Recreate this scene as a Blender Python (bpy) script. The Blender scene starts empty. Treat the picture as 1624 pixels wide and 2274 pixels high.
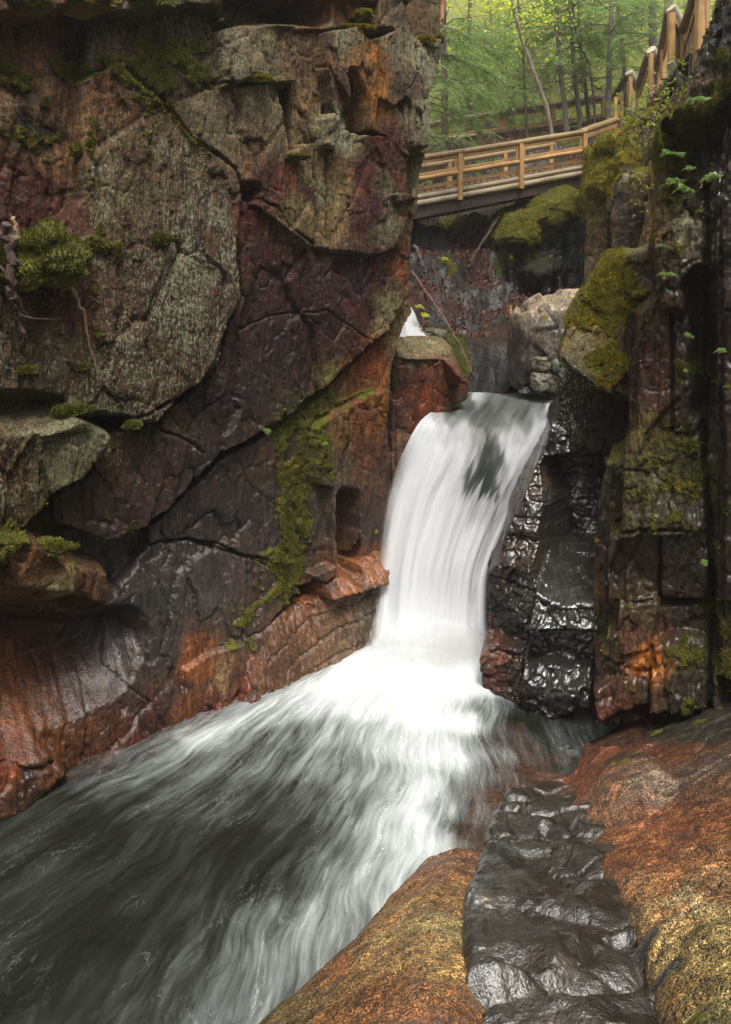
import bpy, math, random
import numpy as np
from mathutils import Vector
rng = np.random.default_rng(7)
random.seed(7)
SC = bpy.context.scene
COL = SC.collection
# ------------------------------------------------------------------ camera frame (reference pixels 1624 x 2274)
F = 1516.0; CX = 812.0; HY = 680.0
CAM = np.array([0.0, 0.0, 4.9])
def ray(px, py):
    px = np.asarray(px, float); py = np.asarray(py, float)
    return np.stack([(px - CX) / F, np.ones_like(px), (HY - py) / F], -1)
def at(px, py, Y):
    return CAM + ray(px, py) * np.asarray(Y, float)[..., None]
def P(px, py, Y):
    return at(float(px), float(py), float(Y))
# ------------------------------------------------------------------ noise
_perm = rng.permutation(512).astype(np.int64)
_perm = np.concatenate([_perm, _perm, _perm])
_g3 = rng.normal(size=(512, 3)); _g3 /= np.linalg.norm(_g3, axis=1)[:, None]
_r4 = rng.random((512, 4))
def _h3(i, j, k):
    return _perm[_perm[_perm[i & 511] + (j & 511)] + (k & 511)] & 511
def perlin(p):
    i = np.floor(p).astype(np.int64); f = p - i
    w = f * f * f * (f * (f * 6 - 15) + 10)
    out = 0
    for dx in (0, 1):
        wx = w[:, 0] if dx else 1 - w[:, 0]
        for dy in (0, 1):
            wy = w[:, 1] if dy else 1 - w[:, 1]
            for dz in (0, 1):
                wz = w[:, 2] if dz else 1 - w[:, 2]
                g = _g3[_h3(i[:, 0] + dx, i[:, 1] + dy, i[:, 2] + dz)]
                d = f - np.array([dx, dy, dz])
                out = out + (g * d).sum(1) * wx * wy * wz
    return out * 1.6
def fbm(p, octv=4, gain=.5, lac=2.03):
    a = 1.0; s = 0; q = p.copy(); n = 0
    for _ in range(octv):
        s = s + a * perlin(q); n += a
        q = q * lac + 17.3; a *= gain
    return s / n
def ridged(p, octv=4):
    a = 1.0; s = 0; q = p.copy(); n = 0
    for _ in range(octv):
        s = s + a * (1 - 2 * np.abs(perlin(q))); n += a
        q = q * 2.1 + 9.1; a *= .5
    return s / n
def facets(u, v, seed=0, tilt=1.0):
    """broken-rock facets: every jittered cell has its own height and tilt; returns height and edge distance"""
    i = np.floor(u).astype(np.int64); j = np.floor(v).astype(np.int64)
    best = np.full(u.shape, 9.0); sec = np.full(u.shape, 9.0); hh = np.zeros(u.shape)
    for dx in (-1, 0, 1):
        for dy in (-1, 0, 1):
            r = _r4[_h3(i + dx, j + dy, np.full_like(i, seed))]
            du = u - (i + dx + .1 + .8 * r[:, 0]); dv = v - (j + dy + .1 + .8 * r[:, 1])
            d = np.sqrt(du * du + dv * dv)
            h = (r[:, 2] - .5) + tilt * (du * (r[:, 3] - .5) + dv * (r[:, 2] * 7 % 1 - .5))
            m = d < best
            sec = np.where(m, best, np.minimum(sec, d))
            hh = np.where(m, h, hh); best = np.where(m, d, best)
    return hh, sec - best
def sstep(a, b, x):
    t = np.clip((x - a) / (b - a), 0, 1); return t * t * (3 - 2 * t)
def seg_dist(u, v, poly, closed=True):
    n = len(poly); d = np.full(u.shape, 1e9)
    for k in range(n if closed else n - 1):
        a = poly[k]; b = poly[(k + 1) % n]
        e = b - a; L = max((e * e).sum(), 1e-12)
        t = np.clip(((u - a[0]) * e[0] + (v - a[1]) * e[1]) / L, 0, 1)
        d = np.minimum(d, (u - a[0] - t * e[0]) ** 2 + (v - a[1] - t * e[1]) ** 2)
    return np.sqrt(d)
def sdist(u, v, poly):
    ins = np.zeros(u.shape, bool); n = len(poly)
    for k in range(n):
        a = poly[k]; b = poly[(k + 1) % n]
        if abs(b[1] - a[1]) < 1e-12: continue
        c = ((a[1] > v) != (b[1] > v)) & (u < (b[0] - a[0]) * (v - a[1]) / (b[1] - a[1]) + a[0])
        ins ^= c
    d = seg_dist(u, v, poly)
    return np.where(ins, -d, d)
def lin(h):
    if isinstance(h, str):
        c = np.array([int(h[k:k + 2], 16) for k in (0, 2, 4)]) / 255.0
    else: c = np.array(h, float)
    return np.where(c <= .04045, c / 12.92, ((c + .055) / 1.055) ** 2.4)
# ------------------------------------------------------------------ object helpers
def tag(o, label=None, cat=None, group=None, kind=None):
    if label: o['label'] = label
    if cat: o['category'] = cat
    if group: o['group'] = group
    if kind: o['kind'] = kind
    return o
def empty(name, loc, label, cat, group=None):
    o = bpy.data.objects.new(name, None); COL.objects.link(o)
    o.location = loc; o.empty_display_size = .1
    return tag(o, label, cat, group)
def link_mesh(name, me, mat, parent=None, origin=None):
    o = bpy.data.objects.new(name, me); COL.objects.link(o)
    if mat is not None: me.materials.append(mat)
    if parent is not None:
        o.parent = parent
        if parent.type == 'EMPTY': o.matrix_parent_inverse = pinv(parent)
    return o
def pinv(par):
    from mathutils import Matrix
    l = Vector((0, 0, 0)); q = par
    while q is not None:
        l = l + q.location; q = q.parent
    return Matrix.Translation(-l)
def mesh_np(name, V, Q, smooth=True, attrs=None):
    """V (n,3); Q (m,4) or (m,3)"""
    me = bpy.data.meshes.new(name)
    V = np.asarray(V, np.float32); Q = np.asarray(Q, np.int32)
    me.vertices.add(len(V)); me.vertices.foreach_set('co', V.ravel())
    k = Q.shape[1]
    me.loops.add(Q.size); me.loops.foreach_set('vertex_index', Q.ravel())
    me.polygons.add(len(Q))
    me.polygons.foreach_set('loop_start', np.arange(0, Q.size, k, dtype=np.int32))
    if smooth: me.polygons.foreach_set('use_smooth', np.ones(len(Q), bool))
    me.update(calc_edges=True)
    for nm, a in (attrs or {}).items():
        a = np.asarray(a, np.float32)
        if a.ndim == 1:
            at_ = me.attributes.new(nm, 'FLOAT', 'POINT'); at_.data.foreach_set('value', a)
        elif a.shape[1] == 2:
            at_ = me.attributes.new(nm, 'FLOAT2', 'POINT'); at_.data.foreach_set('vector', a.ravel())
        else:
            at_ = me.attributes.new(nm, 'FLOAT_COLOR', 'POINT')
            at_.data.foreach_set('color', np.concatenate([a, np.ones((len(a), 1), np.float32)], 1).ravel())
    return me
class MB:
    """collects boxes, logs and tubes into one mesh"""
    def __init__(s): s.v = []; s.f = []
    def add(s, V, Fc):
        b = len(s.v); s.v.extend([tuple(map(float, q)) for q in V]); s.f.extend([tuple(b + i for i in q) for q in Fc])
    def beam(s, a, b, w, h, up=(0, 0, 1)):
        a = np.array(a, float); b = np.array(b, float); d = b - a; d /= np.linalg.norm(d)
        up = np.array(up, float); sd = np.cross(d, up); sd /= np.linalg.norm(sd); u2 = np.cross(sd, d)
        c = min(w, h) * .12
        pr = [(-w/2 + c, -h/2), (w/2 - c, -h/2), (w/2, -h/2 + c), (w/2, h/2 - c), (w/2 - c, h/2), (-w/2 + c, h/2), (-w/2, h/2 - c), (-w/2, -h/2 + c)]
        V = [a + sd * x + u2 * y for x, y in pr] + [b + sd * x + u2 * y for x, y in pr]
        n = 8
        s.add(V, [(i, (i + 1) % n, n + (i + 1) % n, n + i) for i in range(n)] + [tuple(range(n))[::-1], tuple(range(n, 2 * n))])
    def tube(s, pts, rad, n=10, wob=0.0, cap=True):
        pts = [np.array(p, float) for p in pts]; m = len(pts)
        rad = list(rad) if hasattr(rad, '__len__') else [rad] * m
        V = []; prev = None
        for k in range(m):
            d = pts[min(k + 1, m - 1)] - pts[max(k - 1, 0)]; d = d / (np.linalg.norm(d) + 1e-12)
            if prev is None:
                x = np.cross(d, (0, 0, 1)) if abs(d[2]) < .9 else np.cross(d, (1, 0, 0))
            else: x = prev - d * prev.dot(d)
            x = x / (np.linalg.norm(x) + 1e-12); y = np.cross(d, x); prev = x
            for i in range(n):
                t = 2 * math.pi * i / n
                r = rad[k] * (1 + wob * math.sin(3 * t + k * 1.7) + wob * (random.random() - .5))
                V.append(pts[k] + (x * math.cos(t) + y * math.sin(t)) * r)
        Fc = [(k * n + i, k * n + (i + 1) % n, (k + 1) * n + (i + 1) % n, (k + 1) * n + i) for k in range(m - 1) for i in range(n)]
        if cap: Fc += [tuple(range(n))[::-1], tuple(range((m - 1) * n, m * n))]
        s.add(V, Fc)
    def log(s, a, b, r, seg=9, n=14, wob=.035):
        a = np.array(a, float); b = np.array(b, float)
        ts = [0, .006] + [k / seg for k in range(1, seg)] + [.994, 1]
        L = np.linalg.norm(b - a)
        pts = [a + (b - a) * t + np.array([0, 0, 1]) * math.sin(t * 9 + a[0]) * r * .05 for t in ts]
        rr = [r * .9] + [r * (1 + random.uniform(-.04, .04)) for _ in ts[1:-1]] + [r * .9]
        s.tube(pts, rr, n, wob)
    def build(s, name, mat, parent=None, smooth=True):
        me = bpy.data.meshes.new(name); me.from_pydata(s.v, [], s.f); me.update()
        if smooth:
            me.polygons.foreach_set('use_smooth', [len(p.vertices) == 4 for p in me.polygons])
            try: me.set_sharp_from_angle(angle=math.radians(38))
            except Exception: pass
        return link_mesh(name, me, mat, parent)
# ------------------------------------------------------------------ material helpers
class NT:
    def __init__(s, name):
        s.m = bpy.data.materials.new(name); s.m.use_nodes = True
        s.t = s.m.node_tree; s.t.nodes.clear()
        s.out = s.n('ShaderNodeOutputMaterial')
    def n(s, t, **kw):
        nd = s.t.nodes.new(t)
        for k, v in kw.items(): setattr(nd, k, v)
        return nd
    def l(s, a, b): s.t.links.new(a, b)
    def val(s, x, sock):
        if hasattr(x, 'is_output') or isinstance(x, bpy.types.NodeSocket): s.l(x, sock)
        else: sock.default_value = x
    def math(s, op, a, b=0.0, c=None, clamp=False):
        nd = s.n('ShaderNodeMath', operation=op, use_clamp=clamp)
        s.val(a, nd.inputs[0]); s.val(b, nd.inputs[1])
        if c is not None: s.val(c, nd.inputs[2])
        return nd.outputs[0]
    def mr(s, x, a, b, c=0.0, d=1.0, smooth=False):
        nd = s.n('ShaderNodeMapRange'); nd.interpolation_type = 'SMOOTHSTEP' if smooth else 'LINEAR'
        s.val(x, nd.inputs[0])
        for i, q in enumerate((a, b, c, d)): s.val(q, nd.inputs[1 + i])
        return nd.outputs[0]
    def mix(s, f, a, b, blend='MIX'):
        nd = s.n('ShaderNodeMix', data_type='RGBA', blend_type=blend)
        s.val(f, nd.inputs[0])
        for q, k in ((a, 6), (b, 7)):
            if isinstance(q, (tuple, list, np.ndarray)): nd.inputs[k].default_value = (*[float(z) for z in q[:3]], 1)
            else: s.l(q, nd.inputs[k])
        return nd.outputs[2]
    def noise(s, vec, scale, detail=4, rough=.55, dist=0.0):
        nd = s.n('ShaderNodeTexNoise'); s.l(vec, nd.inputs['Vector'])
        nd.inputs['Scale'].default_value = scale; nd.inputs['Detail'].default_value = detail
        nd.inputs['Roughness'].default_value = rough; nd.inputs['Distortion'].default_value = dist
        return nd.outputs['Fac']
    def pos(s, scale=(1, 1, 1), rot=(0, 0, 0)):
        g = s.n('ShaderNodeNewGeometry'); mp = s.n('ShaderNodeMapping')
        mp.inputs['Scale'].default_value = scale; mp.inputs['Rotation'].default_value = rot
        s.l(g.outputs['Position'], mp.inputs['Vector']); return mp.outputs[0]
    def attr(s, name, col=False):
        a = s.n('ShaderNodeAttribute', attribute_name=name)
        return a.outputs['Color'] if col else a.outputs['Fac']
    def bsdf(s, col, rough, normal=None, **kw):
        b = s.n('ShaderNodeBsdfPrincipled')
        if isinstance(col, (tuple, list, np.ndarray)): b.inputs['Base Color'].default_value = (*[float(z) for z in col[:3]], 1)
        else: s.l(col, b.inputs['Base Color'])
        s.val(rough, b.inputs['Roughness'])
        if normal is not None: s.l(normal, b.inputs['Normal'])
        for k, v in kw.items(): s.val(v, b.inputs[k])
        return b.outputs[0]
    def bump(s, h, strength=.5, dist=.02):
        b = s.n('ShaderNodeBump'); b.inputs['Strength'].default_value = strength; b.inputs['Distance'].default_value = dist
        s.l(h, b.inputs['Height']); return b.outputs[0]
    def done(s, sh): s.l(sh, s.out.inputs['Surface']); return s.m
def rock_mat(name, streak=(5, 5, .5), grain=55., grain_amt=.5, lichen=(.26, .27, .17), specks=.6, spkr=(.36, .44), ior=1.5, n2b=.7, crystal=0, goldm=.35, rust=.45, coatb=.7, coatg=0.0, coatw=1.0, coatr=.09, grainb=.35, bumpd=.02, gst=(1, 1, 1), mossc=((.04, .042, .005), (.17, .17, .016)), rot=(0, 0, 0), wetmin=.16):
    t = NT(name)
    p = t.pos(); ps = t.pos(streak, rot); pg = t.pos(gst)
    c = t.attr('Col', True); moss = t.attr('moss'); lic = t.attr('lichen'); wet = t.attr('wet')
    n1 = t.noise(p, 2.3, 8, .65); n2 = t.noise(ps, 4.0, 8, .62); n3 = t.noise(pg, grain, 3, .6); n4 = t.noise(p, 11., 6, .6, .4)
    k = t.math('MULTIPLY', t.mr(n1, .3, .7, .55, 1.45), t.mr(n2, .32, .68, .42, 1.6))
    k = t.math('MULTIPLY', k, t.mr(n3, .28, .72, 1 - grain_amt, 1 + grain_amt))
    k = t.math('MULTIPLY', k, t.mr(n4, .32, .68, .52, 1.5))
    spk = t.noise(pg, grain * .72, 2, .5)
    k = t.math('MULTIPLY', k, t.mr(spk, spkr[0], spkr[1], 1 - specks, 1, True))
    if crystal:
        vo = t.n('ShaderNodeTexVoronoi'); vo.inputs['Scale'].default_value = crystal; t.l(pg, vo.inputs['Vector'])
        sep = t.n('ShaderNodeSeparateColor'); t.l(vo.outputs['Color'], sep.inputs[0]); cr = sep.outputs[0]
        k = t.math('MULTIPLY', k, t.mr(cr, .10, .42, .12, 1.0)); k = t.math('MULTIPLY', k, t.mr(cr, .62, .95, 1.0, 2.3))
    comb = t.n('ShaderNodeCombineColor'); [t.l(k, comb.inputs[i]) for i in range(3)]
    base = t.mix(1.0, c, comb.outputs[0], 'MULTIPLY')
    # rust and dark runs follow the streak direction
    n5 = t.noise(ps, 2.2, 6, .6, .3)
    base = t.mix(t.math('MULTIPLY', t.mr(n5, .55, .68, 0, 1, True), rust), base, t.mix(1.0, base, (1.5, .72, .42), 'MULTIPLY'))
    base = t.mix(t.math('MULTIPLY', t.mr(n5, .46, .34, 0, 1, True), .55), base, t.mix(1.0, base, (.42, .42, .45), 'MULTIPLY'))
    # lichen flecks
    ln = t.math('ADD', t.math('MULTIPLY', t.noise(pg, 44., 5, .72), .70), t.math('MULTIPLY', t.noise(ps, 7., 4, .6), .30))
    th = t.math('SUBTRACT', .655, t.math('MULTIPLY', t.math('MULTIPLY', lic, t.mr(n1, .3, .7, .55, 1.3)), .175))
    lf = t.mr(t.math('SUBTRACT', ln, th), -.012, .03, 0, 1, True)
    lf = t.math('MULTIPLY', lf, t.mr(lic, .02, .15))
    lcol = t.mix(t.mr(t.noise(p, 16., 3), .35, .65), lichen, (lichen[0] * .62, lichen[1] * .66, lichen[2] * .72))
    base = t.mix(lf, base, lcol)
    # moss
    mn = t.noise(p, 42., 4, .65)
    mf = t.mr(t.math('ADD', moss, t.math('MULTIPLY', t.math('SUBTRACT', mn, .5), .9)), .38, .6, 0, 1, True)
    mcol = t.mix(t.mr(t.math('ADD', t.math('MULTIPLY', mn, .5), t.math('MULTIPLY', t.noise(p, 7., 3), .5)), .38, .62), mossc[0], mossc[1])
    mcol = t.mix(t.math('MULTIPLY', t.mr(t.noise(p, 2.1, 4), .48, .62, 0, 1, True), goldm), mcol, (.26, .17, .012))
    base = t.mix(mf, base, mcol)
    r = t.mr(wet, 0, 1, .85, .45)
    r = t.math('ADD', r, t.math('MULTIPLY', t.math('SUBTRACT', n4, .5), .45))
    r = t.math('MAXIMUM', t.math('MINIMUM', r, .95), .07)
    r = t.mix(t.math('MAXIMUM', mf, t.math('MULTIPLY', lf, .7)), r, (.95, .95, .95))
    h = t.math('ADD', t.math('MULTIPLY', n3, .30), t.math('MULTIPLY', n2, n2b))
    if crystal: h = t.math('ADD', h, t.math('MULTIPLY', cr, .35))
    h = t.math('ADD', h, t.math('MULTIPLY', n4, .6))
    h = t.math('ADD', h, t.math('MULTIPLY', lf, .12))
    h = t.math('ADD', h, t.math('MULTIPLY', t.math('MULTIPLY', mf, mn), 1.5))
    h = t.math('ADD', h, t.math('MULTIPLY', spk, grainb))
    nb = t.bump(h, .95, bumpd)
    return t.done(t.bsdf(base, r, nb, **{'Specular IOR Level': .35, 'Coat Weight': t.math('MULTIPLY', t.math('MULTIPLY', t.mr(wet, .15, .85, 0, coatw), t.math('SUBTRACT', 1.0, mf)), t.mr(n1, .30, .5, .35, 1.0)), 'Coat Roughness': coatr, 'Coat IOR': ior,
        'Coat Normal': t.bump(t.math('ADD', t.math('MULTIPLY', n4, .8), t.math('MULTIPLY', t.math('ADD', n3, spk), coatg)), coatb, bumpd)}))
# ------------------------------------------------------------------ relief builder: a rock face over a world plane
class Relief:
    def __init__(s, O, n, up=(0, 0, 1), d=None):
        s.O = np.array(O, float); s.n = np.array(n, float); s.n /= np.linalg.norm(s.n)
        if d is None:
            s.e = np.array(up, float); s.e -= s.n * s.e.dot(s.n); s.e /= np.linalg.norm(s.e)
            s.d = np.cross(s.e, s.n); s.d /= np.linalg.norm(s.d)
            if s.d[0] < 0: s.d = -s.d
        else:
            s.d = np.array(d, float); s.e = np.array(up, float)
    def uv(s, px, py, offf):
        r = ray(px, py); o = np.zeros(r.shape[:-1])
        u = v = None
        for _ in range(6):
            t = ((s.O - CAM).dot(s.n) + o) / (r @ s.n)
            X = CAM + r * t[..., None] - s.O
            u = X @ s.d; v = X @ s.e
            o = offf(u, v)
        return u, v
    def poly(s, pts, offf):
        a = np.array(pts, float)
        u, v = s.uv(a[:, 0], a[:, 1], offf)
        return np.stack([u, v], 1)
    def build(s, name, blocks, mat, cell, samples, cracks=(), base=-2.5, cut=-2.0, urange=None, vrange=None,
              warp=(.05, 1.5), fb=((.06, .9, 4),), fac=((.05, 2.0, 1.2, 0),), strat=0.0, stratsc=(9., .8), rough=.012, parent=None,
              moss_th=.42, mossh=.03, up_moss=0.0, blur_samples=.12, smooth=True, keep=False, zmin=None, terr=None, satur=1.0, valm=(.50, .52, .40), rs=1.0, ks=1.0, wetm=1.0, mlines=()):
        prep = []
        for b in blocks:
            pts, o = b['p'], b.get('o', 0.)
            if 'abs' in b:
                a0, bu, bv = b['abs']; f = lambda u, v, a0=a0, bu=bu, bv=bv: a0 + bu * u + bv * v
            else:
                pl = s.poly(pts, lambda u, v: np.full(np.shape(u), o)); uc, vc = pl.mean(0)
                tu, tv = b.get('t', (0, 0))
                f = lambda u, v, o=o, tu=tu, tv=tv, uc=uc, vc=vc: o + tu * (u - uc) + tv * (v - vc)
            prep.append((s.poly(pts, f), f, b))
        allp = np.concatenate([q[0] for q in prep if not q[2].get('cav')])
        u0, v0 = allp.min(0) - .6; u1, v1 = allp.max(0) + .6
        if urange: u0, u1 = max(u0, urange[0]), min(u1, urange[1])
        if vrange: v0, v1 = max(v0, vrange[0]), min(v1, vrange[1])
        nu = int((u1 - u0) / cell) + 2; nv = int((v1 - v0) / cell) + 2
        U, Vv = np.meshgrid(np.linspace(u0, u1, nu), np.linspace(v0, v1, nv))
        u = U.ravel(); v = Vv.ravel()
        seedv = len(blocks) * 3.17
        p3 = np.stack([u, v, np.full_like(u, seedv)], 1)
        wa, ws = warp
        wu = u + wa * fbm(p3 * ws, 4, .6); wv = v + wa * fbm(p3 * ws + 31.7, 4, .6)
        D = np.full(u.shape, float(base)); idx = np.full(u.shape, -1)
        for k, (pl, f, b) in enumerate(prep):
            sd = sdist(wu, wv, pl); o = f(u, v)
            kk = b.get('k', 3.5) * (1 if b.get('cav') else ks); r = b.get('r', .06) * rs
            if b.get('cav'):
                D = np.minimum(D, o + kk * np.maximum(sd, 0)); continue
            h = o - kk * np.maximum(0, sd)
            ins = np.clip(1 + sd / max(r, 1e-4), 0, 1)
            h = h - ins ** 2 * r * b.get('ra', .6)
            if b.get('set'):
                w = sstep(.04, -.10, sd); D = np.where(w > 0, D * (1 - w) + h * w, D)
            else: D = np.maximum(D, h)
        for c in cracks:
            pl = s.poly(c['p'], lambda u, v, o=c.get('o', 0.): np.full(np.shape(u), o))
            dd = seg_dist(wu, wv, pl, False)
            D = D - c.get('d', .1) * np.maximum(0, 1 - dd / (c.get('w', .03) * 1.0)) ** .8
        valid = D > cut
        N = np.zeros(u.shape)
        for a, sc, oc in fb: N += a * fbm(p3 * sc + 5.1, oc)
        for a, su, sv, sdd in fac:
            q = .35 * fbm(p3 * su * .7 + 3.3, 3)
            h, e = facets(u * su + q, v * sv + q, sdd, 1.6); N += a * h
            N -= a * .35 * np.exp(-(e / .05) ** 2)
        if strat:
            N += strat * ridged(np.stack([u * stratsc[0], v * stratsc[1], p3[:, 2]], 1), 4)
        if terr:
            ta, tsc, tdir = terr
            w = (u * tdir[0] + v * tdir[1]) * tsc + 1.2 * fbm(p3 * 1.1, 3)
            fr = w - np.floor(w); N += ta * (sstep(.0, .72, fr) * (1 - sstep(.72, 1., fr)) - .5)
        N += rough * fbm(p3 * 9., 4, .6)
        D = D + N
        # surface patterns
        sa = np.array([[q[0], q[1]] for q in samples], float)
        o_s = np.array([q[6] if len(q) > 6 else 0. for q in samples])
        su_, sv_ = s.uv(sa[:, 0], sa[:, 1], getattr(s, 'sf', None) or (lambda a, b: o_s))
        cols = np.array([lin(q[2]) for q in samples]); ext = np.array([[q[3], q[4], q[5]] for q in samples], float)
        wu2 = u + blur_samples * 1.6 * fbm(p3 * 2.2 + 60, 5, .62); wv2 = v + blur_samples * 2.4 * fbm(p3 * 2.2 + 90, 5, .62)
        acc = np.zeros((len(u), 6)); ws_ = np.zeros(len(u))
        for k in range(len(samples)):
            d2 = ((wu2 - su_[k]) ** 2 + (wv2 - sv_[k]) ** 2) + .004
            w = 1 / d2 ** 2.2; ws_ += w
            acc += w[:, None] * np.concatenate([cols[k], ext[k]])[None]
        acc /= ws_[:, None]
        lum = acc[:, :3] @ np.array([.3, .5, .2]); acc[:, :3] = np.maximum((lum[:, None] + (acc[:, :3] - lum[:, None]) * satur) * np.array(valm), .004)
        G = D.reshape(nv, nu)
        dv = (v1 - v0) / (nv - 1); du = (u1 - u0) / (nu - 1)
        gv, gu = np.gradient(G, dv, du)
        nrm = s.n[None] - gu.ravel()[:, None] * s.d - gv.ravel()[:, None] * s.e
        nrm /= np.linalg.norm(nrm, axis=1)[:, None]
        mraw = acc[:, 3] + up_moss * sstep(.25, .75, nrm[:, 2])
        for mp_, mw_, ms_ in mlines:
            dd = seg_dist(wu2 * .4 + u * .6, wv2 * .4 + v * .6, s.poly(mp_, lambda a, b: np.zeros(np.shape(a))), False); mraw = mraw + ms_ * np.exp(-(dd / mw_) ** 2)
        mn = fbm(p3 * 5.0 + 11, 5, .62)
        mask = sstep(-.10, .12, mraw - .5 + mn * .75) * sstep(.02, .12, mraw)
        D = D + mossh * mask * (1 + .8 * fbm(p3 * 14., 3))
        X = s.O + u[:, None] * s.d + v[:, None] * s.e + D[:, None] * s.n
        if zmin is not None: valid &= X[:, 2] > zmin
        vm = valid.reshape(nv, nu)
        fm = vm[:-1, :-1] & vm[1:, :-1] & vm[:-1, 1:] & vm[1:, 1:]
        jj, ii = np.nonzero(fm)
        a = jj * nu + ii
        flip = np.dot(np.cross(s.d, s.e), s.n) < 0
        Q = np.stack([a, a + 1, a + nu + 1, a + nu], 1)
        if flip: Q = Q[:, ::-1]
        used = np.zeros(len(u), bool); used[Q.ravel()] = True
        remap = np.cumsum(used) - 1
        Q = remap[Q]
        att = {'Col': acc[used, :3], 'moss': mask[used], 'lichen': np.clip(acc[used, 4], 0, 1), 'wet': np.clip(acc[used, 5] * wetm, 0, 1)}
        me = mesh_np(name, X[used], Q, smooth, att)
        o = link_mesh(name, me, mat, parent)
        s.X = X[used]; s.N = nrm[used]; s.M = mask[used]; s.obj = o
        s.plane = (u0, v0, du, dv, nu, nv, D)
        return o
def tufts(name, X, N, M, count, size, mat, parent=None, up=.35, seed=1):
    """fuzzy moss leaves on the given surface points"""
    r = np.random.default_rng(seed)
    pr = np.clip(M, 0, 1) ** 1.5; pr = pr / pr.sum()
    k = r.choice(len(X), count, p=pr)
    c = X[k] + r.normal(size=(count, 3)) * size * .25
    d = N[k] + np.array([0, 0, up]) + r.normal(size=(count, 3)) * .5
    d /= np.linalg.norm(d, axis=1)[:, None]
    sd = np.cross(d, r.normal(size=(count, 3))); sd /= np.linalg.norm(sd, axis=1)[:, None]
    L = size * r.uniform(.5, 1.3, (count, 1)); W = L * r.uniform(.22, .4, (count, 1))
    V = np.stack([c - sd * W * .4, c + sd * W * .4, c + d * L * .6 + sd * W, c + d * L, c + d * L * .6 - sd * W], 1)
    n5 = np.arange(count)[:, None] * 5
    T = np.concatenate([n5 + np.array([[0, 1, 2]]), n5 + np.array([[0, 2, 4]]), n5 + np.array([[2, 3, 4]])], 0)
    me = mesh_np(name, V.reshape(-1, 3), T, False, {'tint': np.repeat(r.random(count), 5)})
    return link_mesh(name, me, mat, parent)
def leaf_mat(name, dark, light, trans=.35, rough=.5, tr_boost=1.4):
    t = NT(name)
    tint = t.attr('tint'); n = t.noise(t.pos(), 1.7, 3)
    f = t.math('ADD', t.math('MULTIPLY', tint, .6), t.mr(n, .35, .65, 0, .4))
    c = t.mix(f, dark, light)
    b = t.bsdf(c, rough)
    tl = t.n('ShaderNodeBsdfTranslucent'); t.l(t.mix(1.0, c, (tr_boost, tr_boost * 1.05, tr_boost * .7), 'MULTIPLY'), tl.inputs['Color'])
    mx = t.n('ShaderNodeMixShader'); mx.inputs[0].default_value = trans
    t.l(b, mx.inputs[1]); t.l(tl.outputs[0], mx.inputs[2])
    return t.done(mx.outputs[0])
M_moss = leaf_mat('moss_leaf', (.040, .046, .006), (.20, .20, .018), .25, .8)
M_moss_gold = leaf_mat('moss_leaf_gold', (.09, .07, .006), (.34, .26, .02), .25, .8)
M_moss_bright = leaf_mat('moss_leaf_bright', (.06, .062, .006), (.32, .28, .02), .3, .8)
M_fern = leaf_mat('fern_leaf', (.05, .10, .010), (.16, .26, .03), .4, .5)
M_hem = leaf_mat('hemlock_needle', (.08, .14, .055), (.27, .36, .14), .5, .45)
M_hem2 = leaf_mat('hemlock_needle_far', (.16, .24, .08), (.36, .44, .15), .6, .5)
M_broad = leaf_mat('spring_leaf', (.32, .38, .03), (.60, .64, .07), .6, .5, 1.5)
M_sap = leaf_mat('sapling_leaf', (.14, .18, .015), (.38, .40, .04), .45, .45)
M_litter = leaf_mat('dead_leaf', (.045, .016, .008), (.17, .070, .040), .1, .6)
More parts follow.
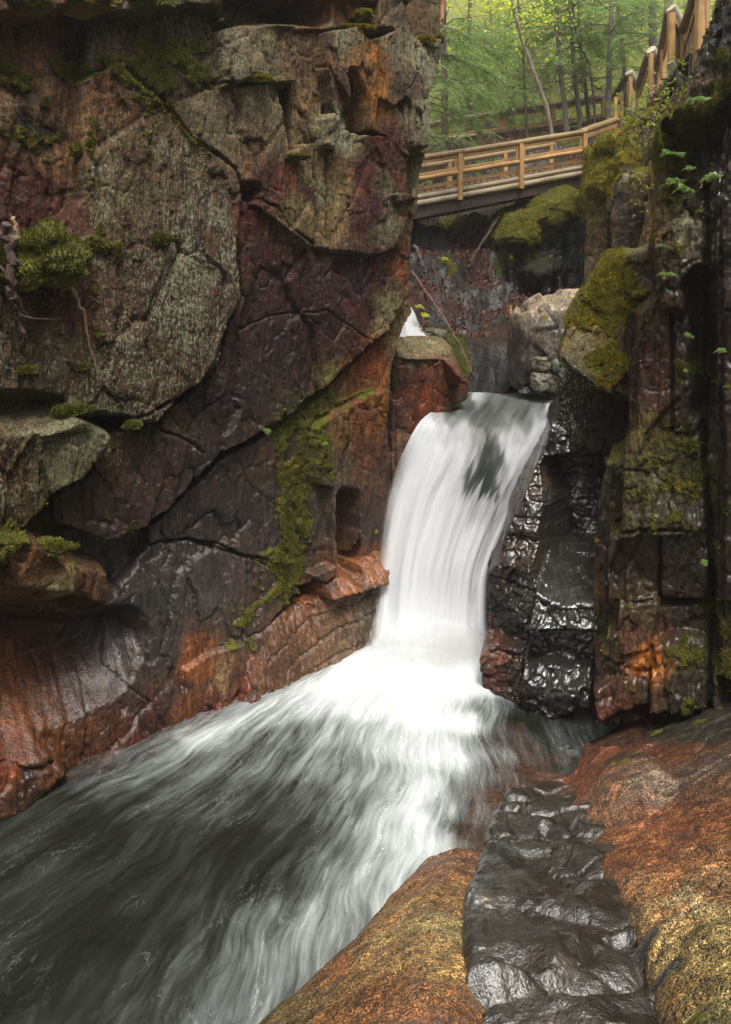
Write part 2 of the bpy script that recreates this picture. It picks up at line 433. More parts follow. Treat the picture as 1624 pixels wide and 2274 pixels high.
# ================================================================== LEFT CLIFF
M_cliff = rock_mat('stained_rock', streak=(7, 7, .6), grain=60, grain_amt=.65, lichen=(.24, .245, .145), bumpd=.032, gst=(1, 1, .62), rust=.25, ior=1.75, coatg=.35)
LC = Relief((-3.58, 6.69, 0), (.6584, -.7527, 0))
def B(p, o, **k): return dict(p=p, o=o, **k)
lc_blocks = [
 B([(-900,-700),(985,-700),(985,80),(972,150),(948,205),(950,300),(930,345),(922,440),(914,520),(910,600),(905,690),(880,760),(866,830),(860,1000),(850,1200),(848,1420),(640,1620),(420,1690),(0,1850),(-900,2300)], -.62, k=6, r=.02),
 # top rim
 B([(-900,-700),(940,-700),(945,-20),(900,5),(720,2),(650,0),(440,12),(300,22),(160,10),(0,25),(-900,60)], .12, k=3),
 B([(-900,40),(100,40),(192,45),(195,170),(188,300),(195,480),(100,520),(0,640),(-900,700)], -.26, t=(-.05,0), r=.15),
 B([(188,180),(270,142),(358,222),(428,312),(514,372),(535,440),(524,560),(533,660),(503,720),(478,800),(450,850),(395,888),(340,942),(235,915),(100,888),(0,868),(-200,860),(-200,640),(0,600),(110,520),(186,440)], -.02, t=(.02,.03), r=.08),
 B([(190,40),(445,32),(472,60),(480,140),(505,190),(610,188),(640,330),(648,520),(545,440),(518,366),(434,305),(364,214),(276,136),(195,165)], -.10, t=(.04,-.02), r=.06),
 B([(518,384),(640,335),(648,520),(700,558),(830,570),(888,545),(913,562),(911,652),(860,738),(760,818),(700,878),(562,972),(500,998),(430,1080),(440,1000),(458,860),(482,800),(508,722),(538,660),(528,560),(538,450)], -.17, t=(.03,.02), r=.05),
 B([(645,60),(716,55),(716,200),(700,330),(650,345),(640,190)], -.10, t=(.1,0)),
 B([(482,70),(560,52),(652,62),(655,178),(612,184),(575,166),(500,192),(488,130)], .02, t=(.05,-.06), r=.08),
 B([(530,0),(560,-40),(655,-40),(655,66),(560,54),(520,30)], .10, t=(0,.05)),
 B([(655,-40),(720,-40),(722,66),(652,70)], -.02, t=(.1,0)),
 B([(720,-40),(800,-40),(800,50),(722,66)], .02),
 # buttress of split pillars, upper right of the face
 B([(722,72),(800,58),(834,108),(832,285),(792,268),(762,200),(726,150)], .17, t=(.12,.05), r=.05),
 B([(722,150),(760,205),(790,268),(760,300),(735,230)], .05, t=(-.3,0)),
 B([(798,84),(834,112),(842,288),(868,300),(792,272)], .16, t=(.0,.1)),
 B([(640,345),(668,330),(676,540),(650,524)], .02, t=(.25,0)),
 B([(666,322),(700,318),(702,548),(672,545)], .06, t=(.2,0)),
 B([(700,330),(722,318),(730,552),(704,550)], -.02, t=(.3,0)),
 B([(730,300),(776,290),(776,556),(736,556)], .05, t=(.25,0)),
 B([(732,262),(744,252),(756,262),(756,300),(744,330),(732,318)], .22, t=(.2,0), r=.03),
 B([(772,295),(905,303),(922,335),(926,436),(900,500),(880,548),(830,566),(768,556)], .09, t=(.03,.03), r=.06),
 B([(838,88),(884,66),(930,92),(952,130),(958,175),(940,255),(905,215),(880,232),(840,215)], .22, t=(.10,-.05), r=.07),
 B([(838,210),(882,226),(908,290),(930,340),(905,345),(860,300),(840,290)], .14, t=(.2,0)),
 B([(905,205),(955,180),(952,300),(944,342),(925,348),(905,290)], .20, t=(.1,0), r=.05),
 B([(905,310),(944,342),(932,440),(908,440)], .10, t=(.1,0)),
 B([(880,430),(936,428),(938,437),(884,446)], .20, r=.02),
 B([(835,-60),(948,-60),(950,58),(930,92),(900,86),(872,62),(838,60)], .17, t=(.1,0), r=.05),
 B([(930,96),(982,86),(984,110),(974,160),(948,208),(938,150)], .05, r=.06),
 B([(880,520),(914,520),(910,655),(880,690)], -.06),
 # lower tiers under the long diagonal crack
 B([(560,982),(700,888),(760,832),(850,752),(908,662),(913,690),(885,757),(868,830),(862,872),(742,916),(706,956),(650,932)], -.34, t=(.04,.0), r=.04),
 B([(332,1172),(420,1092),(500,1008),(562,985),(645,934),(645,1250),(585,1240),(420,1196),(332,1208)], -.36, t=(.05,-.03), r=.05),
 B([(250,962),(345,948),(400,895),(455,850),(440,1000),(428,1085),(335,1165),(240,1202),(130,1162),(118,1112),(195,1065)], -.24, t=(.03,-.02), r=.06),
 B([(560,990),(645,932),(708,952),(708,1082),(743,1088),(745,1250),(690,1292),(640,1312),(582,1246)], -.34, t=(.02,-.02), r=.04),
 B([(706,956),(736,930),(780,902),(862,866),(862,960),(830,1062),(812,1160),(796,1232),(722,1292),(697,1282),(744,1258),(742,1082),(710,1076)], -.13, t=(.02,-.02), r=.05),
 B([(815,1062),(862,960),(872,1000),(866,1230),(795,1240)], -.30, r=.1),
 B([(0,905),(60,896),(124,906),(243,964),(247,1000),(195,1058),(122,1098),(78,960)], .14, t=(-.12,.06), r=.06),
 B([(-400,905),(0,905),(78,962),(122,1100),(60,1170),(0,1192),(-400,1200)], -.02, t=(.12,.12), r=.08),
 B([(-400,1205),(70,1205),(138,1246),(172,1320),(100,1368),(0,1350),(-400,1350)], .16, t=(-.05,.25), r=.10),
 B([(138,1250),(234,1272),(240,1330),(176,1372),(168,1318)], -.14, r=.06),
 B([(245,1332),(330,1214),(420,1202),(585,1247),(662,1314),(590,1392),(440,1482),(415,1530),(410,1640),(330,1690),(140,1770),(60,1620),(98,1480),(160,1412)], -.22, t=(.01,-.16), r=.05),
 B([(-900,1470),(0,1462),(66,1495),(92,1560),(62,1640),(152,1720),(60,1800),(-900,2000)], -.02, t=(-.06,-.30), r=.12),
 B([(722,1298),(790,1252),(862,1224),(862,1300),(800,1312),(740,1332)], -.06, t=(0,-.9), r=.06),
 B([(552,1426),(640,1352),(740,1316),(830,1292),(852,1300),(852,1425),(745,1520),(620,1610),(545,1610)], .02, t=(.0,-.55), r=.22, ra=.8),
 B([(412,1492),(480,1450),(492,1446),(492,1600),(415,1660)], -.06, t=(.0,-.12), r=.03),
 B([(494,1446),(556,1420),(552,1610),(494,1610)], -.03, t=(.05,-.12), r=.04),
 # recesses
 B([(442,16),(530,6),(552,34),(630,60),(560,56),(470,58)], -.75, cav=1, k=3),
 B([(858,18),(898,10),(905,60),(872,82)], -.35, cav=1, k=2.5),
 B([(-700,1372),(60,1378),(140,1384),(205,1372),(178,1412),(110,1440),(0,1462),(-700,1462)], -.95, cav=1, k=1.6),
 B([(0,884),(92,892),(60,900),(0,910),(-300,920),(-300,880)], -.5, cav=1, k=3),
 B([(712,1084),(742,1090),(742,1252),(716,1240)], -.62, cav=1, k=4),
 B([(512,430),(534,428),(530,446),(520,442)], -.4, cav=1, k=3),
 B([(735,190),(752,230),(760,300),(742,250)], -.35, cav=1, k=4),
 B([(884,345),(906,350),(908,436),(886,428)], -.16, cav=1, k=4),
]
lc_cracks = [
 dict(p=[(270,140),(360,220),(430,310),(515,370),(540,440)], w=.035, d=.12),
 dict(p=[(533,440),(525,560),(536,660),(505,720),(455,850),(395,890),(250,962),(200,1060),(118,1104)], w=.03, d=.10),
 dict(p=[(912,652),(860,742),(760,826),(700,885),(560,980),(500,1004),(420,1090),(330,1174),(245,1204)], w=.035, d=.22, o=-.2),
 dict(p=[(420,1200),(500,1212),(590,1256),(662,1312)], w=.02, d=.10, o=-.3),
 dict(p=[(455,1005),(420,980),(350,950)], w=.02, d=.07, o=-.2),
 dict(p=[(620,1130),(560,1080),(520,1010)], w=.015, d=.05, o=-.35),
 dict(p=[(540,430),(600,460),(640,520),(700,560)], w=.02, d=.08, o=-.15),
 dict(p=[(535,735),(600,700),(720,690),(830,760)], w=.015, d=.05, o=-.17),
 dict(p=[(480,180),(530,190),(570,176)], w=.03, d=.08),
 dict(p=[(210,1400),(300,1330),(250,1500),(330,1560),(360,1620)], w=.015, d=.05, o=-.2),
 dict(p=[(0,1690),(50,1700),(120,1690)], w=.03, d=.10, o=0),
 dict(p=[(600,1575),(640,1480),(760,1400),(848,1360)], w=.02, d=.05, o=.05),
 dict(p=[(640,1590),(690,1480),(800,1420)], w=.015, d=.04, o=.05),
 dict(p=[(580,1560),(600,1470),(700,1390),(840,1330)], w=.015, d=.04, o=.05),
]
# x, y, colour, moss, lichen, wet
lc_s = [
 (-300,100,'5a3f30',.25,.4,.1),(20,80,'7a4a34',.2,.5,.1),(80,70,'8a5a45',.1,.6,.1),(150,60,'8a5646',.15,.5,.1),(30,150,'66402c',.45,.4,.1),(60,230,'a07a64',.25,.7,.05),(140,180,'a5765c',.25,.5,.05),(150,310,'a87858',.3,.5,.05),(100,280,'40402c',.5,.3,.1),
 (30,400,'5e2c18',.15,.25,.2),(120,440,'5e2c18',.2,.25,.2),(60,460,'55240f',.2,.2,.2),(170,120,'3b3320',.6,.2,.1),
 (240,90,'6d5640',.1,.75,.05),(320,70,'6a5034',.3,.6,.05),(300,150,'5c4224',.55,.4,.05),(380,120,'4c3c20',.55,.4,.05),(440,130,'4c3c20',.5,.4,.05),(400,60,'60503a',.2,.6,.05),
 (230,230,'7a4e2c',.2,.6,.05),(260,330,'7a5a40',.15,.75,.05),(330,330,'75573c',.28,.75,.05),(420,400,'6d5038',.2,.85,.05),(300,430,'7c664c',.12,.8,.05),(230,430,'80694e',.1,.8,.05),(470,480,'6b4a36',.12,.9,.05),(400,540,'66483a',.05,.95,.05),(300,560,'6e4c38',.22,.8,.05),
 (470,600,'624232',.0,.98,.05),(380,660,'624232',.0,1.,.05),(260,700,'6a4634',.12,.8,.05),(180,700,'6e4030',.2,.6,.05),(120,760,'6c5848',.15,.7,.05),(240,830,'62483a',.1,.9,.05),(380,800,'60442f',.05,.95,.05),(440,770,'60442f',.0,.95,.05),(60,820,'5c4a3c',.15,.7,.05),(300,900,'503a28',.2,.7,.1),
 (510,150,'80705a',.05,.7,.05),(580,120,'8c7a62',.05,.7,.05),(640,110,'7a5a40',.15,.6,.05),(560,220,'7c6a50',.05,.7,.05),(520,300,'857258',.02,.7,.05),(580,300,'7c6048',.02,.6,.05),(630,260,'8a7258',.02,.6,.05),(500,240,'786048',.15,.7,.05),(600,400,'5c2c1c',.02,.35,.15),(560,350,'75553e',.02,.55,.05),(640,390,'743c22',.05,.4,.1),
 (690,120,'7a5638',.1,.4,.05),(680,220,'8c6a4a',.05,.5,.05),(660,300,'8a7250',.12,.5,.05),(690,40,'7c4c28',.15,.3,.05),(600,30,'6d5e48',.05,.5,.05),(760,30,'7e4a22',.15,.3,.05),
 (740,100,'8e8268',.1,.7,.05),(780,150,'9a6a3c',.05,.5,.05),(815,150,'b8742a',.0,.3,.05),(820,220,'b4742c',.0,.4,.05),(780,220,'6a5038',.05,.5,.05),(730,200,'5c3a28',.1,.4,.1),
 (870,130,'8a7a66',.12,.6,.05),(910,140,'a09880',.12,.75,.02),(940,180,'a8a088',.05,.8,.02),(900,200,'6a5040',.02,.5,.05),(865,200,'5c4230',.02,.4,.05),(930,260,'a09a82',.0,.85,.02),(890,30,'5a4a3c',.1,.3,.05),(935,30,'8c6040',.05,.4,.05),(925,75,'947458',.05,.4,.05),(965,130,'808064',.2,.6,.05),
 (680,400,'98815c',.0,.4,.02),(670,470,'98815c',.0,.4,.02),(690,440,'5c2014',.0,.2,.1),(715,430,'787058',.0,.6,.02),(760,400,'8a6848',.0,.4,.02),(750,470,'947c5a',.0,.45,.02),(745,290,'b0a890',.0,.8,.02),
 (800,400,'5a1a12',.0,.35,.1),(790,480,'541812',.0,.45,.1),(830,470,'461410',.0,.4,.1),(855,430,'6a604c',.0,.45,.05),(860,500,'7c7460',.0,.5,.05),(890,400,'6b3c26',.0,.2,.05),(920,400,'98907a',.0,.7,.02),(905,480,'7a4c2c',.0,.2,.05),(840,330,'542018',.0,.3,.1),(895,600,'7a4426',.0,.1,.1),
 (560,480,'561a10',.0,.35,.15),(600,560,'46140e',.0,.4,.15),(700,620,'3e120e',.0,.38,.2),(800,620,'3c120e',.0,.38,.2),(860,620,'4a1a10',.0,.3,.2),(620,680,'3e140e',.0,.36,.2),(740,720,'3c140e',.0,.34,.2),(820,700,'50180e',.0,.3,.2),(560,760,'3a1c14',.0,.3,.2),(640,800,'341814',.0,.25,.25),(560,880,'301a14',.0,.3,.25),(500,940,'341c14',.0,.35,.25),(680,840,'3c1c16',.0,.2,.25),(780,745,'4a2418',.05,.35,.2),
 (470,900,'3c2214',.05,.5,.2),(380,940,'443018',.2,.6,.15),(300,1000,'40281a',.18,.4,.2),(220,1100,'40281a',.25,.3,.2),(380,1060,'3c1e14',.08,.25,.3),(340,1130,'3c1e16',.02,.2,.35),(160,1140,'453018',.35,.3,.2),(280,1180,'3a2014',.2,.2,.3),
 (60,940,'7a6650',.05,.8,.02),(180,970,'8c8468',.02,.95,.02),(140,1040,'8c8464',.02,.9,.02),(200,1000,'847858',.02,.9,.02),(30,1060,'604428',.15,.7,.05),(60,1150,'5c4a28',.3,.6,.05),(0,1010,'5a3a28',.1,.6,.05),
 (60,1250,'8e5c3c',.15,.6,.05),(100,1290,'9c7450',.05,.85,.02),(40,1330,'8a6a40',.1,.8,.05),(150,1310,'a08458',.0,.9,.05),(200,1310,'5c3420',.05,.3,.2),(20,1215,'4c4018',.6,.2,.1),(120,1220,'3c2414',.5,.1,.2),
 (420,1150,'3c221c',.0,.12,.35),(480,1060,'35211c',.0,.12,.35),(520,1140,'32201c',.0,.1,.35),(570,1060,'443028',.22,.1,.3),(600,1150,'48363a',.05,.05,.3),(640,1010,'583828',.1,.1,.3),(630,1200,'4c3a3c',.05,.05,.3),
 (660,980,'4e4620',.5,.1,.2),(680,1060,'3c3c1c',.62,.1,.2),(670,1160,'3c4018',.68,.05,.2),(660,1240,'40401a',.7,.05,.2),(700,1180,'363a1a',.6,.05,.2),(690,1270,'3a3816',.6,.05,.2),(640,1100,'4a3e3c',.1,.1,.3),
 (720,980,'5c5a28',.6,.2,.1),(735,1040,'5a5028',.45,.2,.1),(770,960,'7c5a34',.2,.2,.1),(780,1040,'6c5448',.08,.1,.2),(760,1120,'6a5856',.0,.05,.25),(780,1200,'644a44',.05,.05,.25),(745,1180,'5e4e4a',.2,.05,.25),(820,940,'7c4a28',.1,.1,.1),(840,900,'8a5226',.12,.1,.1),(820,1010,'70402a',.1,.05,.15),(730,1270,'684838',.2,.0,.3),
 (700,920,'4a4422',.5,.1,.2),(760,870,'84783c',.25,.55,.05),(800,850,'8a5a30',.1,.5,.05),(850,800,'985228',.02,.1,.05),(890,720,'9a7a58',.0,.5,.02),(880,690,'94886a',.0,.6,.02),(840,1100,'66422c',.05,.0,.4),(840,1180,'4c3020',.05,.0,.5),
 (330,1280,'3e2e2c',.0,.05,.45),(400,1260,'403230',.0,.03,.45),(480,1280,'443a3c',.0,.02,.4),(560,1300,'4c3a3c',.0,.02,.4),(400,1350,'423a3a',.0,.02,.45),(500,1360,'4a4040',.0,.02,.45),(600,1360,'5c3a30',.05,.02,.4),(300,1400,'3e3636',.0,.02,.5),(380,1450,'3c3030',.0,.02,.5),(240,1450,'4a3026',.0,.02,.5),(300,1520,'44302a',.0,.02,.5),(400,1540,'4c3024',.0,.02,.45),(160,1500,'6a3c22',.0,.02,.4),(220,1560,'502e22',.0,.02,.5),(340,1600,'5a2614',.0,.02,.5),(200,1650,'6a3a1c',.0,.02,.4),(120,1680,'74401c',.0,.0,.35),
 (20,1520,'a0602c',.0,.05,.3),(40,1600,'8c5024',.0,.05,.35),(10,1680,'8a4218',.0,.0,.3),(50,1750,'4c2c14',.1,.0,.6),(-200,1600,'8a4a24',.0,.05,.5),(60,1420,'50200e',.0,.0,.35),(150,1430,'5c2610',.0,.0,.35),(0,1450,'7a3c1c',.0,.0,.3),
 (600,1330,'4c3420',.4,.0,.3),(660,1320,'50401e',.55,.0,.3),(560,1400,'4c3820',.4,.0,.4),(780,1290,'b4683a',.0,.0,.4),(840,1260,'b0693c',.0,.0,.4),(720,1330,'8c4e2c',.05,.0,.4),(800,1330,'84583a',.0,.0,.4),
 (640,1400,'84502c',.0,.0,.35),(740,1380,'7c543a',.0,.0,.35),(820,1360,'74604e',.0,.0,.35),(600,1500,'7c4c2e',.0,.0,.35),(580,1560,'7a4e32',.0,.0,.4),(680,1480,'84583c',.0,.0,.35),(650,1540,'905c3c',.0,.0,.35),(760,1440,'806048',.0,.0,.35),(830,1400,'7a6250',.0,.0,.35),
 (450,1480,'a85a20',.0,.0,.4),(430,1560,'84481e',.05,.0,.4),(470,1540,'7c3a1c',.0,.0,.45),(498,1500,'b8906a',.0,.0,.3),(530,1500,'743014',.0,.0,.5),(520,1570,'6c2c14',.0,.0,.5),
]
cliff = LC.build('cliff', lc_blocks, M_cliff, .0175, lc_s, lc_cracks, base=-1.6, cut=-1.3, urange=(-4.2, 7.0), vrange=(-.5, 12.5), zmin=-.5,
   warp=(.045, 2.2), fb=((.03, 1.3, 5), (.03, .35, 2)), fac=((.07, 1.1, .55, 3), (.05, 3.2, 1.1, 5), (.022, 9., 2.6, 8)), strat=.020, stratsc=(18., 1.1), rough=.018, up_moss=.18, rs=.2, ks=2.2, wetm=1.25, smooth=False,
   mlines=(([(245,128),(285,150),(362,224),(430,314),(452,326)], .05, .8), ([(330,90),(400,120),(470,160),(480,185)], .07, .5), ([(100,520),(180,535),(250,550)], .08, .6), ([(190,300),(200,420),(215,520)], .06, .3), ([(205,600),(215,700),(225,780)], .05, .35), ([(420,1090),(340,1165),(300,1180)], .05, .3), ([(645,945),(655,1100),(650,1290)], .06, .5), ([(560,1390),(640,1320),(700,1292)], .05, .6), ([(706,960),(780,900),(860,868)], .03, .6)))
tag(cliff, kind='structure')
tufts('moss', LC.X, LC.N, LC.M, 42000, .019, M_moss, cliff)['kind'] = 'stuff'

# ================================================================== RIGHT CLIFF, PIER, BUTTRESS
M_dark = rock_mat('dark_wet_rock', streak=(8, 8, .8), grain=42, grain_amt=.5, lichen=(.24, .26, .17), bumpd=.05, wetmin=.10, gst=(1, 1, .6), ior=2.0, coatb=.4, coatg=.06)
RC = Relief((2.6, 7.6, 0), (-.5, -.866, 0))
rc_blocks = [
 B([(1318,1660),(1322,1200),(1345,1030),(1398,1012),(1402,780),(1440,740),(1447,545),(1462,470),(1475,400),(1490,330),(1512,262),(1540,150),(1572,60),(1598,-10),(1640,-300),(2600,-300),(2600,1800),(1318,1760)], -.55, t=(.1,-.05), k=5, r=.03),
 B([(1572,1590),(1578,1100),(1556,900),(1566,600),(1580,300),(1600,110),(1650,-200),(2600,-200),(2600,1800),(1572,1700)], .16, t=(.35,0), k=5, r=.08),
 B([(1598,1500),(1606,900),(1590,560),(1604,300),(1625,120),(2400,-200),(2400,1600)], .40, t=(.3,0), k=4, r=.1),
 B([(1486,335),(1512,262),(1545,160),(1575,90),(1596,200),(1580,330),(1562,480),(1500,520)], -.26, t=(.15,.0), r=.1),
 B([(1500,240),(1540,235),(1560,300),(1556,420),(1530,400),(1508,330)], -.12, r=.08),
 B([(1444,548),(1462,430),(1455,310),(1464,268),(1484,256),(1497,300),(1500,480),(1490,560)], -.42, t=(.2,0), r=.12),
 B([(1458,520),(1500,488),(1545,492),(1562,540),(1556,640),(1545,690),(1470,690),(1460,610)], .02, t=(.0,-.1), r=.14),
 B([(1546,480),(1562,470),(1560,640),(1548,640)], -.02, r=.05),
 B([(1415,700),(1465,655),(1500,690),(1490,950),(1420,955)], -.28, t=(.1,-.05), r=.06),
 B([(1495,680),(1558,660),(1560,900),(1540,965),(1490,955)], -.20, t=(.1,-.05), r=.06),
 B([(1400,965),(1450,935),(1552,962),(1572,1060),(1572,1185),(1382,1205),(1385,1050)], -.10, t=(.05,-.28), r=.08),
 B([(1355,1190),(1395,1195),(1400,1330),(1352,1330)], -.12, r=.05),
 B([(1395,1175),(1470,1178),(1468,1330),(1398,1330)], -.16, r=.04),
 B([(1470,1178),(1575,1178),(1578,1330),(1474,1330)], -.06, t=(.1,0), r=.05),
 B([(1378,1335),(1460,1325),(1460,1365),(1440,1440),(1378,1450)], -.02, t=(.05,-.25), r=.04),
 B([(1455,1350),(1560,1345),(1580,1430),(1450,1440)], -.12, t=(.05,-.1), r=.04),
 B([(1350,1420),(1378,1400),(1385,1500),(1330,1530),(1325,1490)], .02, r=.05),
 B([(1320,1540),(1372,1505),(1395,1500),(1440,1492),(1442,1560),(1350,1592),(1325,1590)], .12, t=(0,-.3), r=.06),
 B([(1382,1442),(1450,1425),(1455,1490),(1385,1500)], .02, t=(0,-.2), r=.05),
 B([(1450,1440),(1500,1418),(1560,1425),(1575,1480),(1460,1500)], .10, t=(0,-.5), r=.05),
 B([(1445,1500),(1520,1470),(1590,1490),(1600,1590),(1445,1590)], .22, t=(0,-.35), r=.08),
 B([(1495,300),(1512,330),(1530,420),(1512,430)], -.75, cav=1, k=3),
 B([(1545,318),(1578,312),(1575,362),(1548,384)], -.75, cav=1, k=3),
 B([(1555,640),(1568,620),(1566,880),(1558,900)], -.6, cav=1, k=4),
]
rc_cr = [dict(p=[(1578,1590),(1580,1200),(1560,1000),(1562,700),(1572,400)], w=.04, d=.25, o=0),
 dict(p=[(1360,1180),(1460,1172),(1570,1172)], w=.025, d=.1, o=-.1), dict(p=[(1470,1170),(1466,1335)], w=.02, d=.1, o=-.1),
 dict(p=[(1380,1335),(1470,1330),(1580,1340)], w=.02, d=.08, o=-.1), dict(p=[(1440,1440),(1446,1590)], w=.02, d=.1, o=.1),
 dict(p=[(1605,1400),(1600,900),(1595,500),(1620,200)], w=.03, d=.15, o=.4), dict(p=[(1490,690),(1492,955)], w=.025, d=.15, o=-.2)]
rc_s = [
 (1600,100,'262018',.35,.1,.35),(1610,300,'2a241c',.25,.1,.5),(1590,450,'2a221a',.2,.05,.6),(1615,600,'32241a',.15,.1,.45),(1600,800,'30221a',.1,.1,.45),(1590,1000,'2c2018',.1,.1,.4),(1610,1200,'2c2418',.25,.05,.3),(1600,1350,'363018',.5,.05,.2),(1600,1480,'322c18',.5,.05,.2),(1800,500,'2c241c',.2,.1,.4),
 (1530,180,'4c3c28',.25,.1,.25),(1560,220,'303018',.55,.05,.2),(1540,260,'404018',.65,.05,.1),(1500,300,'3e3c16',.6,.05,.1),(1520,440,'3a3020',.3,.05,.3),(1560,420,'2e261e',.1,.05,.6),(1540,330,'3a2a20',.2,.0,.4),
 (1470,270,'5c5018',.75,.0,.1),(1460,340,'6c5420',.5,.05,.1),(1465,420,'5a4a28',.4,.05,.15),(1485,400,'40401c',.5,.05,.2),(1455,520,'6a5230',.3,.1,.1),
 (1500,495,'70705c',.3,.4,.1),(1530,530,'5c5a4c',.15,.4,.2),(1480,560,'4a3a28',.3,.2,.2),(1510,620,'30241a',.1,.1,.35),(1540,600,'3c342a',.1,.2,.3),
 (1440,720,'44321e',.3,.1,.25),(1460,800,'44281a',.15,.05,.3),(1450,890,'40261a',.15,.05,.3),(1520,740,'30281a',.2,.1,.35),(1530,820,'343018',.4,.1,.25),(1520,900,'2c2418',.2,.1,.3),
 (1440,970,'4c4420',.4,.15,.15),(1500,1000,'3c3c1c',.45,.2,.15),(1540,1060,'3e401e',.5,.1,.15),(1430,1080,'404022',.4,.2,.2),(1400,1160,'3a321c',.3,.15,.25),(1480,1120,'36301c',.35,.15,.25),(1550,1150,'2c281a',.3,.05,.3),
 (1370,1250,'2c1e16',.15,.1,.35),(1430,1250,'34221a',.1,.1,.35),(1520,1220,'2e241e',.12,.08,.4),(1500,1300,'38281c',.1,.05,.4),(1560,1300,'2a221a',.15,.05,.35),
 (1420,1345,'42361e',.3,.1,.3),(1410,1420,'4a2a16',.1,.05,.4),(1500,1360,'30261e',.15,.05,.4),(1440,1460,'b06a24',.0,.0,.4),(1480,1400,'40241a',.1,.0,.4),(1500,1430,'34341a',.45,.05,.25),(1550,1460,'30301a',.45,.05,.25),(1350,1440,'38341c',.4,.05,.25),(1360,1550,'5c2e18',.1,.0,.45),(1420,1530,'42301c',.2,.0,.35),(1520,1530,'2a241a',.25,.0,.3),(1580,1550,'28241a',.3,.0,.3),(1340,1500,'4a2c1a',.1,.05,.4),
]
rcliff = RC.build('cliff', rc_blocks, M_dark, .017, rc_s, rc_cr, base=-2.2, cut=-1.6, urange=(-.6, 6.5), vrange=(-.3, 10.5), zmin=-.3,
   warp=(.05, 2.2), fb=((.07, 1.2, 5),), fac=((.08, 2.0, 1.0, 13), (.06, 5., 2.0, 15), (.024, 12., 5., 18)), strat=.03, stratsc=(14., .9), rough=.018, up_moss=.16, rs=.4, ks=1.8, smooth=False, valm=(1.05, 1.02, .80), mossh=.018)
tag(rcliff, kind='structure')
tufts('moss', RC.X, RC.N, RC.M, 26000, .020, M_moss, rcliff, seed=2)['kind'] = 'stuff'

# mossy buttress standing right of the fall
BU = Relief((2.9, 9.0, 0), (-.45, -.893, 0))
bu_blocks = [
 B([(1243,785),(1300,830),(1318,850),(1375,872),(1398,880),(1402,1010),(1345,1012),(1300,1008),(1262,1000),(1238,935)], -.02, t=(.0,.1), k=4, r=.05),
 B([(1243,790),(1256,740),(1262,700),(1290,650),(1330,630),(1372,640),(1400,690),(1402,885),(1375,875),(1318,856)], -.12, t=(.05,-.75), k=3, r=.08),
 B([(1300,660),(1345,563),(1392,562),(1415,600),(1405,700),(1340,700)], -.5, t=(.0,-.5), k=3, r=.10),
 B([(1390,570),(1438,552),(1450,600),(1440,780),(1402,800),(1388,680)], -.22, t=(.0,-.1), k=4, r=.08),
 B([(1405,650),(1440,640),(1445,720),(1410,730)], -.05, k=3, r=.08),
 B([(1400,780),(1425,760),(1425,1000),(1398,1010)], -.4, k=4, r=.05),
]
bu_s = [(1260,840,'4a4434',.05,.75,.1),(1290,900,'443c2c',.05,.65,.1),(1320,900,'4a3222',.05,.45,.1),(1360,920,'3a261c',.02,.25,.2),(1260,940,'3c342a',.05,.75,.1),(1330,980,'34241c',.0,.3,.2),(1380,980,'2e201a',.0,.1,.2),
 (1270,780,'7c6c54',.2,.3,.05),(1290,720,'b0801c',.8,.0,.05),(1310,700,'a88a20',.8,.05,.05),(1280,690,'6c5c20',.6,.1,.05),(1340,800,'5c5c1c',.68,.1,.05),(1370,830,'5a5a1c',.6,.1,.05),(1330,740,'84703c',.45,.3,.05),(1300,760,'8a7a60',.15,.4,.05),
 (1340,640,'7c7c14',.80,.0,.05),(1370,600,'848414',.78,.0,.05),(1320,660,'6c6c1c',.7,.0,.05),(1380,680,'707018',.62,.1,.05),(1360,580,'7c7c1c',.7,.0,.05),(1420,600,'6a5c48',.2,.4,.05),(1410,660,'6c6424',.45,.2,.05),(1420,720,'5c4c38',.2,.5,.1),(1430,560,'80705c',.2,.4,.05),(1420,850,'30241a',.2,.1,.2),(1400,760,'44341c',.4,.2,.1)]
M_but = rock_mat('mossy_rock', streak=(7, 7, .9), grain=50, grain_amt=.45, lichen=(.36, .40, .28), bumpd=.03, goldm=.8, mossc=((.07, .062, .005), (.30, .25, .016)))
butt = BU.build('rock_buttress', bu_blocks, M_but, .016, bu_s, [dict(p=[(1388,570),(1392,700),(1400,860)], w=.03, d=.15, o=-.2)], base=-1.6, cut=-1.3,
   warp=(.04, 2.5), fb=((.05, 1.5, 5),), fac=((.07, 2.2, 1.6, 21), (.05, 5., 4., 22)), rough=.016, up_moss=.0, mossh=.03, rs=.5, ks=1.5)
tag(butt, 'squared rock right of the waterfall lip, moss on its sloping top, grey lichen in front', 'rock')
tufts('moss', BU.X, BU.N, BU.M, 15000, .022, M_moss_bright, butt, seed=3)['kind'] = 'stuff'

